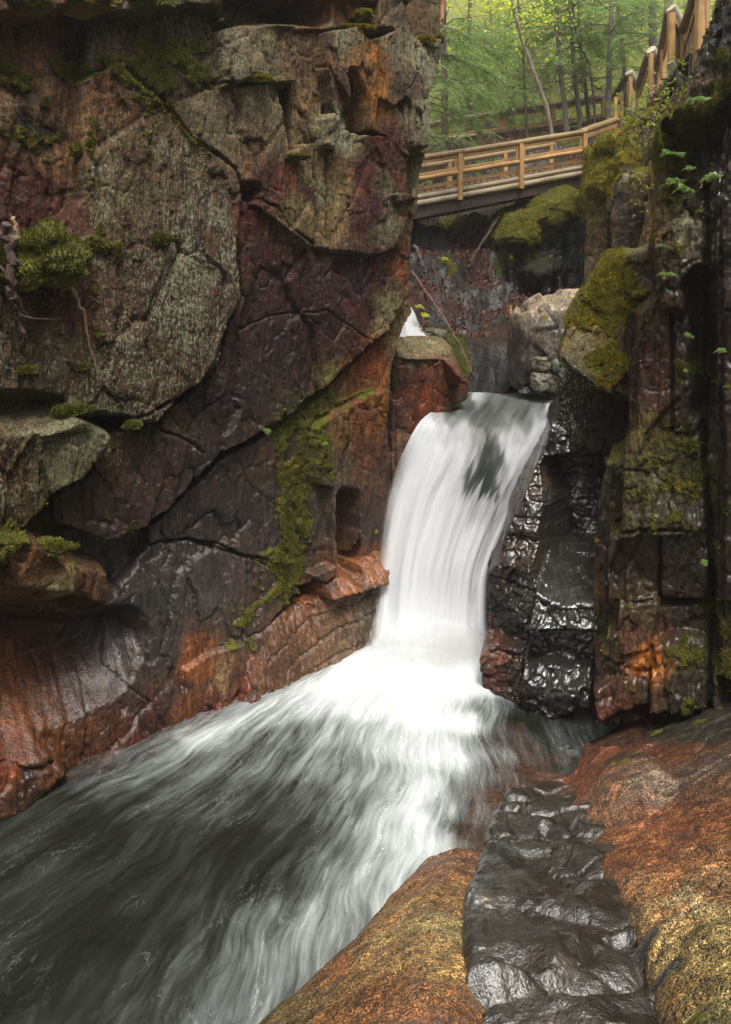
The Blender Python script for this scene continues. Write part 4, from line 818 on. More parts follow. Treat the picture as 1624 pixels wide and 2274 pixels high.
# red block left of the lip
RB = Relief((.55, 11.15, 0), (.12, -.99, 0))
rb_blocks = [
 B([(866,900),(868,800),(880,775),(905,792),(990,788),(1020,815),(1042,850),(1040,884),(1008,912),(958,935),(925,985),(900,1030),(872,1100)], .0, t=(.05,-.05), k=9, r=.05),
 B([(874,790),(884,752),(905,746),(985,750),(1002,768),(1030,848),(985,800),(905,798)], -.16, t=(0,-2.0), k=6, r=.03),
 B([(985,790),(1005,770),(1032,850),(1032,880),(1010,895)], -.10, t=(-.5,0), k=10, r=.05),
 B([(858,1010),(905,990),(955,935),(950,1000),(905,1130),(862,1420),(838,1420),(850,1150)], -.22, t=(.1,.05), k=10, r=.08),
]
rb_s = [(900,765,'8c7c64',.12,.4,.05),(960,765,'948468',.02,.4,.05),(930,755,'98886c',.02,.4,.05),(900,830,'6a341c',.0,.05,.35),(940,830,'78381c',.0,.08,.3),(980,830,'74381c',.0,.08,.3),(1010,850,'6a3c22',.0,.05,.3),(960,880,'8a3c18',.0,.05,.3),(910,880,'6c3820',.0,.1,.3),(1015,890,'5c4430',.0,.0,.3),(880,850,'30261e',.1,.1,.4),(930,930,'8c4018',.0,.0,.3),(885,920,'4c2c1c',.05,.0,.4),(940,960,'9c7460',.0,.0,.3),(915,1000,'8c6c5c',.0,.0,.35),(890,1060,'7c5c4c',.0,.0,.4),(875,1150,'6a5850',.0,.0,.4),(860,1250,'5c5450',.0,.0,.5),(850,1380,'585048',.0,.0,.5)]
M_rrock = rock_mat('rust_rock', streak=(9, 9, 1.0), grain=55, grain_amt=.4, lichen=(.4, .38, .28), bumpd=.03)
rb = RB.build('boulder', rb_blocks, M_rrock, .014, rb_s, [dict(p=[(925,800),(935,880),(915,940)], w=.015, d=.05), dict(p=[(905,960),(950,975)], w=.012, d=.04)], base=-1.6, cut=-.75, warp=(.03, 3), fb=((.04, 1.6, 5),), fac=((.05, 2.5, 1.2, 71), (.03, 8., 3., 72)), smooth=False, strat=.012, stratsc=(16., 1.2), rough=.014)
tag(rb, 'rust red flat topped boulder wedged between the left cliff and the waterfall lip', 'boulder')
boulder('boulder', P(1224, 762, 12.9), (.72, .8, .92), M_but, ('3a342c', '5c5244', '94846c'), 'big boulder with a painted lit top behind the mossy rock at the upper pool', seed=3, box=.5, amp=.16, facet=.22, moss=.2, lichen=.25, wet=.6, hi=True, tilt=(.25, 0))
boulder('boulder', P(1205, 808, 12.3), (.20, .22, .15), M_but, ('7c7860', '5c5c4a'), 'pale yellow angular stone at the upper pool edge under the rounded boulder', seed=5, box=.8, facet=.2, lichen=.5, wet=.2, rot=.4)
boulder('boulder', P(1207, 848, 12.2), (.22, .24, .16), M_but, ('7c7866', '5a5648'), 'pale cracked stone touching the upper pool beside the mossy rock', seed=6, box=.8, facet=.2, lichen=.4, wet=.3, rot=.1)
boulder('boulder', P(1236, 812, 12.0), (.09, .14, .12), M_but, ('5c6454', '707868'), 'small grey green cobble jammed between pale stones and mossy rock', seed=8, box=.3, lichen=.2, wet=.5)
boulder('boulder', P(1178, 868, 12.6), (.20, .2, .07), M_dark, ('201c18', '2c2824'), 'low black wet stone at the upper pool edge', seed=9, box=.5, facet=.25, lichen=0, wet=.9)
boulder('boulder', P(1222, 1648, 8.0), (.42, .40, .17), M_dark, ('201c18', '2a2622'), 'black wet boulder in the shallows at the foot of the stepped rock', seed=11, box=.6, facet=.16, lichen=0, wet=.92, tilt=(.12, .1), hi=True)
boulder('boulder', P(1014, 752, 15.2), (.30, .3, .20), M_but, ('4c463c', '6a6454'), 'lichen spotted block above the wet back step beside the leaning branch', seed=12, box=.75, facet=.12, lichen=.5, wet=.2)
boulder('boulder', P(960, 745, 14.8), (.35, .3, .16), M_but, ('54503f', '6c6450'), 'low grey stone right of the small upper cascade', seed=13, box=.6, facet=.14, lichen=.3, wet=.3)
# wet rock step at the back of the upper pool
BS = Relief((2.6, 14.3, 0), (-.05, -1, .12), up=(0, 0, 1))
bs_s = [(1030,790,'3a342c',.1,.05,.7),(1060,800,'3c3a38',.0,.0,.95),(1060,840,'44423f',.0,.0,.95),(1095,770,'3c2c24',.05,.0,.5),(1096,800,'6c4c38',.0,.0,.5),(1095,830,'9c7050',.0,.0,.5),(1095,860,'a87c5c',.0,.0,.5),(1125,790,'3c3a38',.0,.0,.95),(1130,840,'484644',.0,.0,.95),(1152,800,'6c4c34',.0,.0,.4),(1165,760,'3c3028',.1,.0,.4),(1150,850,'74543c',.0,.0,.4)]
bs = BS.build('rock_step', [B([(985,775),(1040,758),(1100,752),(1150,750),(1165,740),(1175,760),(1180,885),(985,890)], 0, t=(0,-.35), k=3, r=.12), B([(1074,795),(1114,790),(1116,885),(1074,885)], .10, t=(0,-.4), r=.1), B([(1146,760),(1175,700),(1185,880),(1146,880)], .18, t=(.2,-.1), k=3, r=.1)], M_dark, .018, bs_s, base=-1.5, cut=-1.1,
   warp=(.05, 2.5), fb=((.06, 1.6, 5),), fac=((.08, 2.6, 2.8, 81), (.05, 6., 6., 82)), rough=.03)
tag(bs, 'glistening wet dark rock step with an orange stripe behind the upper pool', 'rock')
# dark columned wall under the bridge
GW = Relief((3.6, 16.3, 0), (-.15, -.99, 0))
gw_b = [B([(1112,800),(1120,560),(1130,520),(1190,500),(1215,470),(1270,440),(1330,420),(1420,420),(1420,800)], -.6, k=4, r=.05),
 B([(1118,525),(1135,478),(1185,470),(1205,490),(1200,540),(1160,545),(1130,535)], -.05, t=(0,-.5), k=3, r=.15),
 B([(1160,600),(1180,555),(1240,545),(1250,600),(1200,620)], -.1, t=(0,-.4), k=2, r=.2),
 B([(1205,486),(1215,450),(1262,436),(1270,470),(1240,500)], .0, t=(0,-.5), k=2, r=.2),
 B([(1203,500),(1222,495),(1222,700),(1206,700)], -.25, k=6), B([(1236,490),(1252,488),(1252,700),(1238,700)], -.2, k=6), B([(1262,500),(1284,500),(1286,720),(1262,720)], -.3, k=6),
 B([(1286,480),(1310,478),(1312,760),(1288,760)], -.1, k=6), B([(1115,600),(1150,590),(1160,800),(1118,800)], -.3, k=4), B([(1128,560),(1138,560),(1142,760),(1130,760)], -.12, k=4)]
gw_s = [(1160,500,'6a6a14',.95,.0,.05),(1190,520,'5c5c18',.85,.0,.1),(1240,465,'54541c',.9,.0,.1),(1150,545,'40401c',.35,.0,.1),(1200,580,'38381c',.35,.0,.1),(1215,560,'2a2c20',.15,.1,.2),(1150,620,'1c1a16',.1,.0,.3),(1200,680,'1a1814',.05,.0,.3),(1240,620,'20201a',.15,.15,.3),(1270,560,'242822',.3,.1,.3),(1270,520,'30341f',.25,.1,.2),(1300,560,'3a3a2c',.25,.3,.2),(1275,640,'3c3830',.1,.3,.3),(1140,700,'241c14',.1,.0,.3),(1320,600,'2c2c20',.2,.2,.2)]
gw = GW.build('gorge_wall', gw_b, M_dark, .03, gw_s, base=-2, cut=-1.7, warp=(.08, 1.6), fb=((.08, .9, 5),), fac=((.08, 1.4, 1.4, 91), (.06, 4., 3., 92)), rough=.03, up_moss=.10, mossh=.04)
tag(gw, kind='structure')
tufts('moss', GW.X, GW.N, GW.M, 14000, .03, M_moss_bright, gw, seed=5)['kind'] = 'stuff'
# upright slabs of the far right bank, below the stair railing
FR = Relief((4.85, 12.5, 0), (-.6, -.8, 0))
fr_b = [B([(1296,700),(1300,420),(1303,345),(1318,318),(1345,308),(1362,330),(1356,450),(1350,600),(1350,700)], -2.0, t=(.25,0), k=5, r=.12),
 B([(1300,420),(1303,338),(1322,312),(1350,305),(1362,325),(1352,400),(1330,425)], -1.75, t=(.2,-.3), k=2, r=.25),
 B([(1346,470),(1350,365),(1368,345),(1382,336),(1384,380),(1364,420),(1362,470)], -1.0, t=(.2,0), k=5, r=.06),
 B([(1352,620),(1358,480),(1362,412),(1375,388),(1402,380),(1430,392),(1440,430),(1425,500),(1412,620)], -.3, t=(.05,-.05), k=4, r=.12),
 B([(1405,640),(1422,520),(1440,400),(1452,320),(1458,285),(1478,262),(1480,330),(1466,470),(1455,640)], .6, t=(.15,0), k=5, r=.1),
 B([(1360,360),(1372,290),(1400,262),(1460,230),(1500,200),(1530,150),(1560,90),(1600,60),(1600,500),(1440,420),(1380,400)], -1.6, t=(.1,-.3), k=3, r=.3),
 B([(1350,760),(1352,560),(1420,540),(1470,560),(1480,760)], -.6, k=4)]
fr_s = [(1320,340,'6c6c18',.9,.0,.1),(1340,330,'6a7420',.9,.0,.05),(1310,370,'7c6c18',.85,.0,.05),(1330,400,'54541c',.7,.1,.1),(1320,450,'5c5438',.3,.2,.2),(1310,520,'6c5038',.15,.2,.2),(1335,520,'5c4c38',.2,.3,.2),(1330,600,'5c5448',.1,.3,.3),(1345,560,'747060',.1,.4,.1),
 (1372,370,'74685c',.1,.4,.1),(1360,420,'2c241c',.1,.1,.2),(1390,400,'4c4428',.4,.2,.1),(1380,450,'30241a',.1,.35,.2),(1400,480,'2c2018',.1,.25,.2),(1380,540,'281c14',.05,.25,.2),(1420,430,'4c3c24',.3,.2,.2),
 (1440,480,'5c482c',.15,.1,.15),(1430,560,'6a5430',.2,.1,.1),(1455,340,'7c6424',.5,.0,.1),(1460,400,'6c5a2a',.4,.05,.1),(1470,280,'5c5c18',.7,.0,.1),(1440,600,'5c4c2c',.2,.1,.1),
 (1390,310,'4c4038',.2,.1,.1),(1420,270,'4a3c30',.2,.1,.1),(1480,230,'54402c',.2,.05,.1),(1540,160,'4a3828',.2,.05,.1),(1580,100,'3c3024',.3,.05,.1),(1380,360,'5c5040',.25,.2,.1)]
fr = FR.build('rock_bank', fr_b, M_but, .024, fr_s, base=-3.6, cut=-3.2, warp=(.06, 2), fb=((.09, 1.1, 5),), fac=((.08, 1.8, .8, 93), (.04, 5., 2., 94)), strat=.03, stratsc=(10., .9), rough=.025, up_moss=.25, mossh=.04, valm=(1.0, .98, .78))  # raised albedo paints the top light on this bank into its colour
tag(fr, kind='structure')
tufts('moss', FR.X, FR.N, FR.M, 9000, .035, M_moss_bright, fr, seed=6)['kind'] = 'stuff'
# ================================================================== HILLSIDE
hc = [(900,470,17.2),(960,500,17.4),(1060,480,18.4),(1180,450,19.2),(1290,420,19.2),(930,560,16.4),(1000,560,16.8),(1080,560,17.2),(1150,560,17.6),(940,640,15.9),(1050,640,16.3),(1100,700,15.6),(950,730,15.1),(1050,748,14.9),(1130,748,14.9),(1200,700,16.8),
 (900,360,20.5),(1000,330,21.5),(1100,318,22),(1200,306,22),(1290,296,22.4),(1340,280,23),(960,312,24),(1114,300,24.6),(1228,283,24.8),(1344,264,25),(1370,300,20),(1300,330,19.5),
 (1400,272,21.5),(1420,262,20),(1450,245,17.8),(1470,230,16.8),(1500,196,15.4),(1530,165,14.6),(1570,110,13.6),(1640,60,12.5),(1750,0,12)]
HP = np.stack([P(*q) for q in hc])
extra = np.array([[-6, 18, 9.5], [-6, 24, 10.3], [-2, 16, 8.8], [0, 14.9, 4.0], [2, 13.6, 2.6], [4, 13.6, 2.7], [5.2, 15, 4.5], [-3, 28, 10.8], [4, 30, 11.2], [10, 30, 12.4], [18, 28, 15.5], [12, 20, 15], [16, 16, 17], [0, 40, 11.6], [10, 42, 12.6], [24, 42, 15], [-10, 40, 12], [0, 62, 13.5], [20, 62, 15.5], [45, 60, 20], [-20, 60, 15], [40, 30, 24]])
HP = np.concatenate([HP, extra])
def hill_z(x, y):
    acc = 0; ws = 0
    for k in range(len(HP)):
        w = 1 / ((x - HP[k, 0]) ** 2 + (y - HP[k, 1]) ** 2 + .05) ** 1.8
        acc = acc + w * HP[k, 2]; ws = ws + w
    return acc / ws
def grid_hill(name, x0, x1, y0, y1, cell, amp):
    nx = int((x1 - x0) / cell) + 2; ny = int((y1 - y0) / cell) + 2
    X, Y = np.meshgrid(np.linspace(x0, x1, nx), np.linspace(y0, y1, ny)); x = X.ravel(); y = Y.ravel()
    wv = np.stack([x, y, 0 * x], 1)
    z = hill_z(x + .3 * fbm(wv * .5, 3), y + .3 * fbm(wv * .5 + 9, 3))
    f1, e1 = facets(x * 1.5 + .3 * fbm(wv * 2, 3), y * 2.2 + .3 * fbm(wv * 2 + 5, 3), 6, 1.2); f2, e2 = facets(x * 4, y * 5, 7, 1.2)
    gy = np.gradient(z.reshape(ny, nx), cell, axis=0).ravel()
    st = sstep(.5, 1.4, np.abs(gy)) * amp
    z = z + .10 * fbm(wv * .9, 4) + .03 * fbm(wv * 5, 4) + st * (.34 * f1 - .10 * np.exp(-(e1 / .07) ** 2) + .14 * f2)
    n = fbm(wv * .8 + 3, 4); nf = fbm(wv * 3.2 + 13, 3)
    leaf = lin('3c2218'); soil = lin('241a12'); rockc = lin('1e1b18')
    wl = sstep(-.25, .1, n + .3 * nf)[:, None]; wr = (sstep(-.05, .25, -n + .3 * nf + .25 * (st > .5)) * sstep(.2, .8, st))[:, None]
    c = soil * (1 - wl) + leaf * wl; c = c * (1 - wr) + rockc * wr
    ms = sstep(.10, .35, fbm(wv * 1.0 + 40, 4) + .15 * nf) * .9
    a = (np.arange(ny - 1)[:, None] * nx + np.arange(nx - 1)).ravel(); Q = np.stack([a, a + 1, a + nx + 1, a + nx], 1)
    me = mesh_np(name, np.stack([x, y, z], 1), Q, True, {'Col': c, 'moss': ms, 'lichen': np.full(len(x), .05), 'wet': .12 + .22 * wr[:, 0]})
    return link_mesh(name, me, M_hill), np.stack([x, y, z], 1), ms, wl[:, 0]
M_hill = rock_mat('forest_floor', streak=(2, 2, 2), grain=26, grain_amt=.6, bumpd=.05, mossc=((.02, .026, .004), (.09, .10, .012)))
hill, hX, hM, hL = grid_hill('hill', -5, 11, 13.5, 27, .045, 1.0); tag(hill, kind='structure')
up = np.tile([0, 0, 1.], (len(hX), 1))
sel = (hX[:, 0] > .8) & (hX[:, 0] < 7.5) & (hX[:, 1] < 24)
tufts('moss', hX[sel], up[sel], hM[sel], 9000, .055, M_moss, hill, up=1, seed=8)['kind'] = 'stuff'
lt = tufts('leaf_litter', hX[sel] + [0, 0, .015], up[sel], hL[sel] * (1 - hM[sel]), 12000, .085, M_litter, None, up=-.2, seed=9); tag(lt, kind='stuff')
hill2, *_ = grid_hill('hill', -70, 110, 26.8, 140, .9, 0.0); tag(hill2, kind='structure')
# small cascade far up the gorge
uq = np.linspace(0, 1, 40); vq = np.linspace(0, 1, 60); UU, VV = np.meshgrid(uq, vq); u_ = UU.ravel(); v_ = VV.ravel()
pl = at(np.full_like(u_, 0), np.full_like(u_, 0), np.ones_like(u_))
xl = 880 + 0 * v_; xr = 915 + 36 * v_ ** 1.2 + 4 * fbm(np.stack([u_ * 3, v_ * 3, 0 * u_], 1), 3)
Vc = at(xl + (xr - xl) * u_, 682 + 66 * v_, 15.4 - .9 * v_ - .25 * np.sin(u_ * 3.1) + .06 * fbm(np.stack([u_ * 8, v_ * 2, 0 * u_], 1), 3))
a = (np.arange(59)[:, None] * 40 + np.arange(39)).ravel(); nn = len(Vc)
Qc = np.stack([a, a + 40, a + 41, a + 1], 1)
ed = [(k * 40 + 39, k * 40 + 79, k * 40 + 79 + nn, k * 40 + 39 + nn) for k in range(59)]
me = mesh_np('waterfall', np.concatenate([Vc, Vc + [0, .3, -.15]]), np.concatenate([Qc, Qc[:, ::-1] + nn, np.array(ed)]), True, {'cover': np.ones(2 * nn), 'foam': np.tile(.93 - .12 * np.abs(fbm(np.stack([u_ * 9, v_, 0 * u_], 1), 3)), 2), 'flow': np.tile(np.stack([u_ * .8, v_ * 3], 1), (2, 1))})
tag(link_mesh('waterfall', me, M_fall), kind='structure')

nx, ny = 150, 90  # unseen valley and ridge behind the camera, added to block low sky light
X, Y = np.meshgrid(np.linspace(-45, 45, nx), np.linspace(-42, 3.2, ny)); x = X.ravel(); y = Y.ravel(); wv = np.stack([x, y, 0 * x], 1)
xc = -1.2 + .22 * (y - 4); dd = np.abs(x - xc + .8 * fbm(wv * .4, 4))
z = -.6 + 2.6 * sstep(1.5, 3.4, dd) * (x > xc) + 11 * sstep(4.8, 8, dd) + 13 * sstep(-10, -18, y + .15 * x) + .5 * fbm(wv * .6, 4) + 3 * sstep(8, 30, dd)
z = np.where((np.hypot(x, y) < 2.2) & (z > 2.6), 2.6, z)
a = (np.arange(ny - 1)[:, None] * nx + np.arange(nx - 1)).ravel()
me = mesh_np('hill', np.stack([x, y, z], 1), np.stack([a, a + 1, a + nx + 1, a + nx], 1), True, {'Col': np.tile(lin('3a2a20'), (len(x), 1)), 'moss': sstep(0, .3, fbm(wv * .5, 3)), 'lichen': np.full(len(x), .2), 'wet': np.full(len(x), .2)})
tag(link_mesh('hill', me, M_hill), kind='structure')
# ================================================================== TIMBER
def wood_mat(name, c0, c1, dirx=(1, 0, 0), rough=.5, knots=.3):
    t = NT(name); g = t.n('ShaderNodeNewGeometry')
    def vdot(v):
        d = t.n('ShaderNodeVectorMath', operation='DOT_PRODUCT'); t.l(g.outputs['Position'], d.inputs[0]); d.inputs[1].default_value = v; return d.outputs['Value']
    dx = np.array(dirx, float); dx /= np.linalg.norm(dx); a = np.cross(dx, (.3, .2, .9)); a /= np.linalg.norm(a); b = np.cross(dx, a)
    cb = t.n('ShaderNodeCombineXYZ'); t.l(t.math('MULTIPLY', vdot(tuple(dx)), .8), cb.inputs[0]); t.l(t.math('MULTIPLY', vdot(tuple(a)), 14), cb.inputs[1]); t.l(t.math('MULTIPLY', vdot(tuple(b)), 14), cb.inputs[2])
    n = t.noise(cb.outputs[0], 2.2, 6, .6, .5); n2 = t.noise(t.pos(), 2.0, 5, .6); n3 = t.noise(t.pos(), 14, 4, .6)
    c = t.mix(t.mr(n, .3, .7), c0, c1)
    c = t.mix(t.mr(n2, .48, .66, 0, .7), c, t.mix(1., c, (.50, .50, .48), 'MULTIPLY'))
    c = t.mix(t.mr(n3, .64, .74, 0, knots), c, (.035, .022, .012))
    return t.done(t.bsdf(c, rough, t.bump(n, .5, .012)))
W_new = wood_mat('yellow_timber', (.30, .155, .05), (.52, .31, .12), (1, .35, .2))
W_post = wood_mat('yellow_post', (.36, .18, .055), (.55, .32, .12), (0, 0, 1))
W_rail = wood_mat('rail_log', (.20, .12, .05), (.36, .25, .12), (1, .35, .2), .28)
W_dark = wood_mat('dark_rail_log', (.09, .065, .045), (.22, .15, .10), (.6, .5, .6), .45)
W_lit = wood_mat('lit_log', (.34, .30, .21), (.56, .52, .40), (.6, .5, -.6), .3)  # pale tone puts sky light into the colour of the bright rail logs
W_old = wood_mat('weathered_log', (.22, .16, .09), (.44, .37, .25), (1, .35, .2), .7, .6)
W_beam = wood_mat('rusty_beam', (.018, .012, .010), (.06, .035, .025), (1, .35, .2), .6, .2)
W_deck = wood_mat('deck_plank', (.16, .10, .05), (.30, .20, .10), (-.35, 1, 0), .6)
t = NT('wire'); M_wire = t.done(t.bsdf((.22, .21, .19), .4, None, Metallic=.8))
A = np.array([1.25, 16.06, 0]); Bq = np.array([5.72, 17.7, 0]); dB = (Bq - A); latv = np.array([-dB[1], dB[0], 0]) / np.linalg.norm(dB)
def br(s, h, lat=0.0):
    p = A + dB * s + latv * lat; p = p.copy(); p[2] = 8.375 + 1.045 * s - h; return p
bridge = empty('footbridge', tuple(br(.5, 1.2)), 'yellow timber footbridge with log rails crossing the gorge above the dark gully', 'bridge')
def part(name, mat, fn, par=bridge, label=None):
    m = MB(); fn(m); o = m.build(name, mat, par)
    if label: o['label'] = label
    return o
s0, s1 = -.42, .985
def ps(px):  # bridge position of a post seen at image x
    r = (px - CX) / F; return (r * A[1] - A[0]) / (dB[0] - r * dB[1])
posts = [ps(880), ps(1020.5), ps(1156), ps(1297)]
part('top_rail', W_rail, lambda m: m.log(br(s0, .0), br(1.0, .0), .075, 16))
part('far_rail', W_rail, lambda m: m.log(br(s0, .02, 1.5), br(1.02, .02, 1.5), .07, 16))
for k, s in enumerate(posts):
    part('post', W_post, lambda m: m.beam(br(s, 1.16, -.03), br(s, .05, -.03), .12, .11, up=latv))
for px in (1061, 1192, 1300):
    s = ps(px); part('post', W_post, lambda m: m.beam(br(s, 1.1, 1.48), br(s, .03 if px > 1100 else .05, 1.48), .11, .11, up=latv))
for k in range(3):
    a, b = posts[k] + .014, posts[k + 1] - .014
    part('mid_rail', W_new, lambda m: m.log(br(a, .485, -.02), br(b, .485, -.02), .062, 8))
    def frame(m):
        m.beam(br(a, .10), br(b, .10), .05, .055); m.beam(br(a, .385), br(b, .385), .05, .06)
        m.beam(br(a + .008, .36), br(a + .008, .13), .045, .05, up=latv); m.beam(br(b - .008, .36), br(b - .008, .13), .045, .05, up=latv)
    part('panel_frame', W_new, frame)
    def wire(m):
        n = int((b - a) * 4.7 / .055)
        for i in range(n + 1): 
            s = a + (b - a) * i / n; m.tube([br(s, .37, .02), br(s, .11, .02)], .0022, 4, 0, False)
        for j in range(6): m.tube([br(a, .12 + .05 * j, .02), br(b, .12 + .05 * j, .02)], .0022, 4, 0, False)
    part('wire_mesh', M_wire, wire)
    part('toe_board', W_new, lambda m: m.beam(br(a - .012, .70, .06), br(b + .012, .70, .06), .045, .10))
    part('toe_board', W_new, lambda m: m.beam(br(a - .012, .72, 1.42), br(b + .012, .72, 1.42), .045, .10))
part('stringer_log', W_old, lambda m: m.log(br(s0, .905, .05), br(1.0, .905, .05), .074, 18))
part('stringer_log', W_old, lambda m: m.log(br(s0, 1.055, .04), br(1.0, 1.055, .04), .078, 18))
def deck(m):
    n = 40
    for i in range(n):
        s = s0 + (s1 - s0) * (i + .5) / n; w = (s1 - s0) * 4.76 / n - .012
        m.beam(br(s, .82, .0), br(s, .82, 1.45), w, .05)
part('deck', W_deck, deck)
part('beam', W_beam, lambda m: m.beam(br(s0, 1.27, .12), br(.99, 1.24, .12), .14, .30))
part('beam', W_beam, lambda m: m.beam(br(s0, 1.27, 1.35), br(.99, 1.24, 1.35), .14, .30))
for s in (-.15, .18, .5, .82): part('cross_brace', W_beam, lambda m: m.beam(br(s, 1.28, .15), br(s + .1, 1.28, 1.32), .09, .14))
# trail railing behind the bridge
tr = empty('trail_railing', tuple(P(1120, 300, 24.6)), 'brown log railing along the upper trail behind the bridge, under the trees', 'railing')
tp = [(930,279,24),(1055,259,24.4),(1114,249,24.6),(1228,234,24.8),(1285,224,24.9),(1366,213,25)]
bp = [(930,318,24),(1005,307,24.2),(1114,295,24.6),(1201,283,24.8),(1285,272,24.9),(1346,263,25)]
part('top_rail', W_dark, lambda m: m.tube([P(*q) for q in tp], .10, 12, .03), tr)
part('bottom_rail', W_rail, lambda m: m.tube([P(*q) for q in bp], .10, 12, .03), tr)
part('rail_board', W_new, lambda m: [m.beam(P(tp[k][0], tp[k][1] + 9, tp[k][2] + .05), P(tp[k+1][0], tp[k+1][1] + 9, tp[k+1][2] + .05), .05, .09) for k in range(5)], tr)
part('rail_board', W_new, lambda m: [m.beam(P(bp[k][0], bp[k][1] - 9, bp[k][2] + .05), P(bp[k+1][0], bp[k+1][1] - 9, bp[k+1][2] + .05), .05, .08) for k in range(5)], tr)
for (x, y0, y1) in ((1000, 268, 318), (1115, 251, 304), (1228, 236, 292), (1342, 217, 270)):
    part('post', W_post, lambda m: m.beam(P(x, y1, 24.8), P(x, y0, 24.8), .19, .16, up=(0, 1, 0)), tr)
# stair railing climbing the right bank
st = empty('stair_railing', tuple(P(1450, 250, 17.5)), 'zigzag log railing with log ends painted as sky lit climbing the right bank above the cliff', 'railing')
def tseg(name, mat, a, b, r): part(name, mat, lambda m: m.log(P(*a), P(*b), r, 8), st)
tseg('entry_rail', W_rail, (1290,294,17.65), (1369,266,19.5), .098)
part('entry_board', W_new, lambda m: m.beam(P(1300,303,17.75), P(1369,278,19.4), .06, .11), st)
tseg('dark_rail', W_dark, (1365,214,23.5), (1396,164,21.4), .10)
tseg('lit_rail', W_lit, (1397,160,21.2), (1418,195,21.5), .135)
tseg('dark_rail', W_dark, (1417,194,21.8), (1443,118,18.2), .115)
tseg('lit_rail', W_lit, (1446,110,17.5), (1464,146,17.8), .125)
tseg('dark_rail', W_dark, (1463,146,18.0), (1488,22,14.6), .105)
tseg('lit_rail', W_lit, (1491,16,14.2), (1521,66,14.4), .105)
tseg('dark_rail', W_dark, (1518,68,14.4), (1550,-30,12.6), .10)
tseg('lit_rail', W_lit, (1402,240,20.8), (1415,276,21.0), .11)
tseg('lit_rail', W_lit, (1446,206,16.9), (1461,244,17.0), .115)
tseg('lit_rail', W_lit, (1489,138,13.8), (1516,198,13.9), .085)
for (x, y0, y1, Y, wd) in ((1367,216,312,20.6,.10),(1381,208,290,21.6,.10),(1400,166,256,21.2,.11),(1417,196,282,21.8,.10),(1446,120,220,17.3,.11),(1463,148,240,18.0,.11),(1474,96,176,16.6,.13),(1491,30,150,14.0,.13),(1519,72,200,14.4,.13),(1555,-40,112,12.8,.15),(1571,-60,100,13.2,.08)):
    part('post', W_post, lambda m: m.beam(P(x, y1, Y), P(x, y0, Y), wd, wd, up=(0, 1, 0)), st)
for (a, b) in (((1392,200,21.5),(1369,236,23)), ((1440,152,18.4),(1420,215,21.5)), ((1487,62,14.9),(1467,168,17.8)), ((1545,20,12.9),(1524,98,14.3)), ((1450,135,17.3),(1462,156,18)), ((1497,44,14),(1518,82,14.7))):
    part('rail_board', W_new, lambda m: m.beam(P(*a), P(*b), .05, .09), st)
W_bal = wood_mat('brown_board', (.10, .05, .03), (.22, .12, .07), (0, 0, 1))
bals = [(1524 + 28 * f, 190 - 60 * f, 88 - 88 * f, 14.3 - 1.4 * f) for f in np.linspace(0, 1, 9)] + [(1496 + 20 * f, 160 + 20 * f, 42 + 40 * f, 14.2 + .5 * f) for f in np.linspace(0, 1, 5)] + [(1450 + 11 * f, 220 + 10 * f, 128 + 26 * f, 17.4 + .6 * f) for f in np.linspace(0, 1, 4)]
for (x, ya, yb, Y) in bals: part('baluster', W_bal, lambda m: m.beam(P(x, ya, Y), P(x, yb, Y), .05, .04, up=(0, 1, 0)), st)
# ================================================================== TREES
def bark(name, a, b, sc=6.):
    t = NT(name); p = t.pos((sc * 2, sc * 2, sc * .35)); n = t.noise(p, 2.5, 6, .65, .4); n2 = t.noise(t.pos(), 5, 5, .6)
    c = t.mix(t.mr(n, .35, .65), a, b); c = t.mix(t.mr(n2, .58, .7, 0, .5), c, (.16, .17, .12))
    return t.done(t.bsdf(c, .85, t.bump(n, .8, .03)))
K_dark = bark('hemlock_bark', (.045, .030, .022), (.13, .085, .06))
K_grey = bark('grey_bark', (.09, .075, .06), (.20, .165, .13))
K_birch = bark('birch_bark', (.11, .085, .06), (.30, .24, .17), 3.)
K_twig = bark('twig_bark', (.03, .022, .016), (.08, .055, .04))
def spray(r, p, d, L, n, needle, droop=.5):
    """flat hemlock spray: side twigs left and right of a drooping stem, as thin leaf shapes; returns arrays c, d, w, L"""
    d = d / np.linalg.norm(d); side = np.cross(d, (0, 0, 1)); side /= np.linalg.norm(side) + 1e-9
    t = np.linspace(.06, 1, n); st_ = p[None] + d[None] * (t * L)[:, None] + np.array([0, 0, -1])[None] * (droop * L * t ** 2)[:, None]
    C = []; Dr = []; Ln = []
    for sg in (-1, 1):
        ll = needle * (1.15 - .75 * t) * r.uniform(.7, 1.25, n)
        dd = side[None] * sg * r.uniform(.7, 1., (n, 1)) + d[None] * r.uniform(.4, .8, (n, 1)) + np.array([0, 0, -1])[None] * r.uniform(.05, .6, (n, 1))
        dd /= np.linalg.norm(dd, axis=1)[:, None]
        C.append(st_); Dr.append(dd); Ln.append(ll)
    return np.concatenate(C), np.concatenate(Dr), np.concatenate(Ln)
def leaves_mesh(name, C, Dr, Ln, wr, mat, parent, r, nrm=None):
    n = len(C)
    if nrm is None: nrm = r.normal(size=(n, 3)) * .5 + [0, 0, 1]
    sd = np.cross(Dr, nrm); sd /= np.linalg.norm(sd, axis=1)[:, None] + 1e-9
    W = (Ln * wr)[:, None]; L = Ln[:, None]
    nn = np.cross(sd, Dr)
    V = np.stack([C, C + Dr * L * .45 + sd * W + nn * W * .25, C + Dr * L, C + Dr * L * .45 - sd * W + nn * W * .25], 1).reshape(-1, 3)
    b = np.arange(n)[:, None] * 4
    T = np.concatenate([b + [[0, 1, 2]], b + [[0, 2, 3]]])
    me = mesh_np(name, V, T, False, {'tint': np.repeat(r.random(n), 4)})
    o = link_mesh(name, me, mat, parent); return o
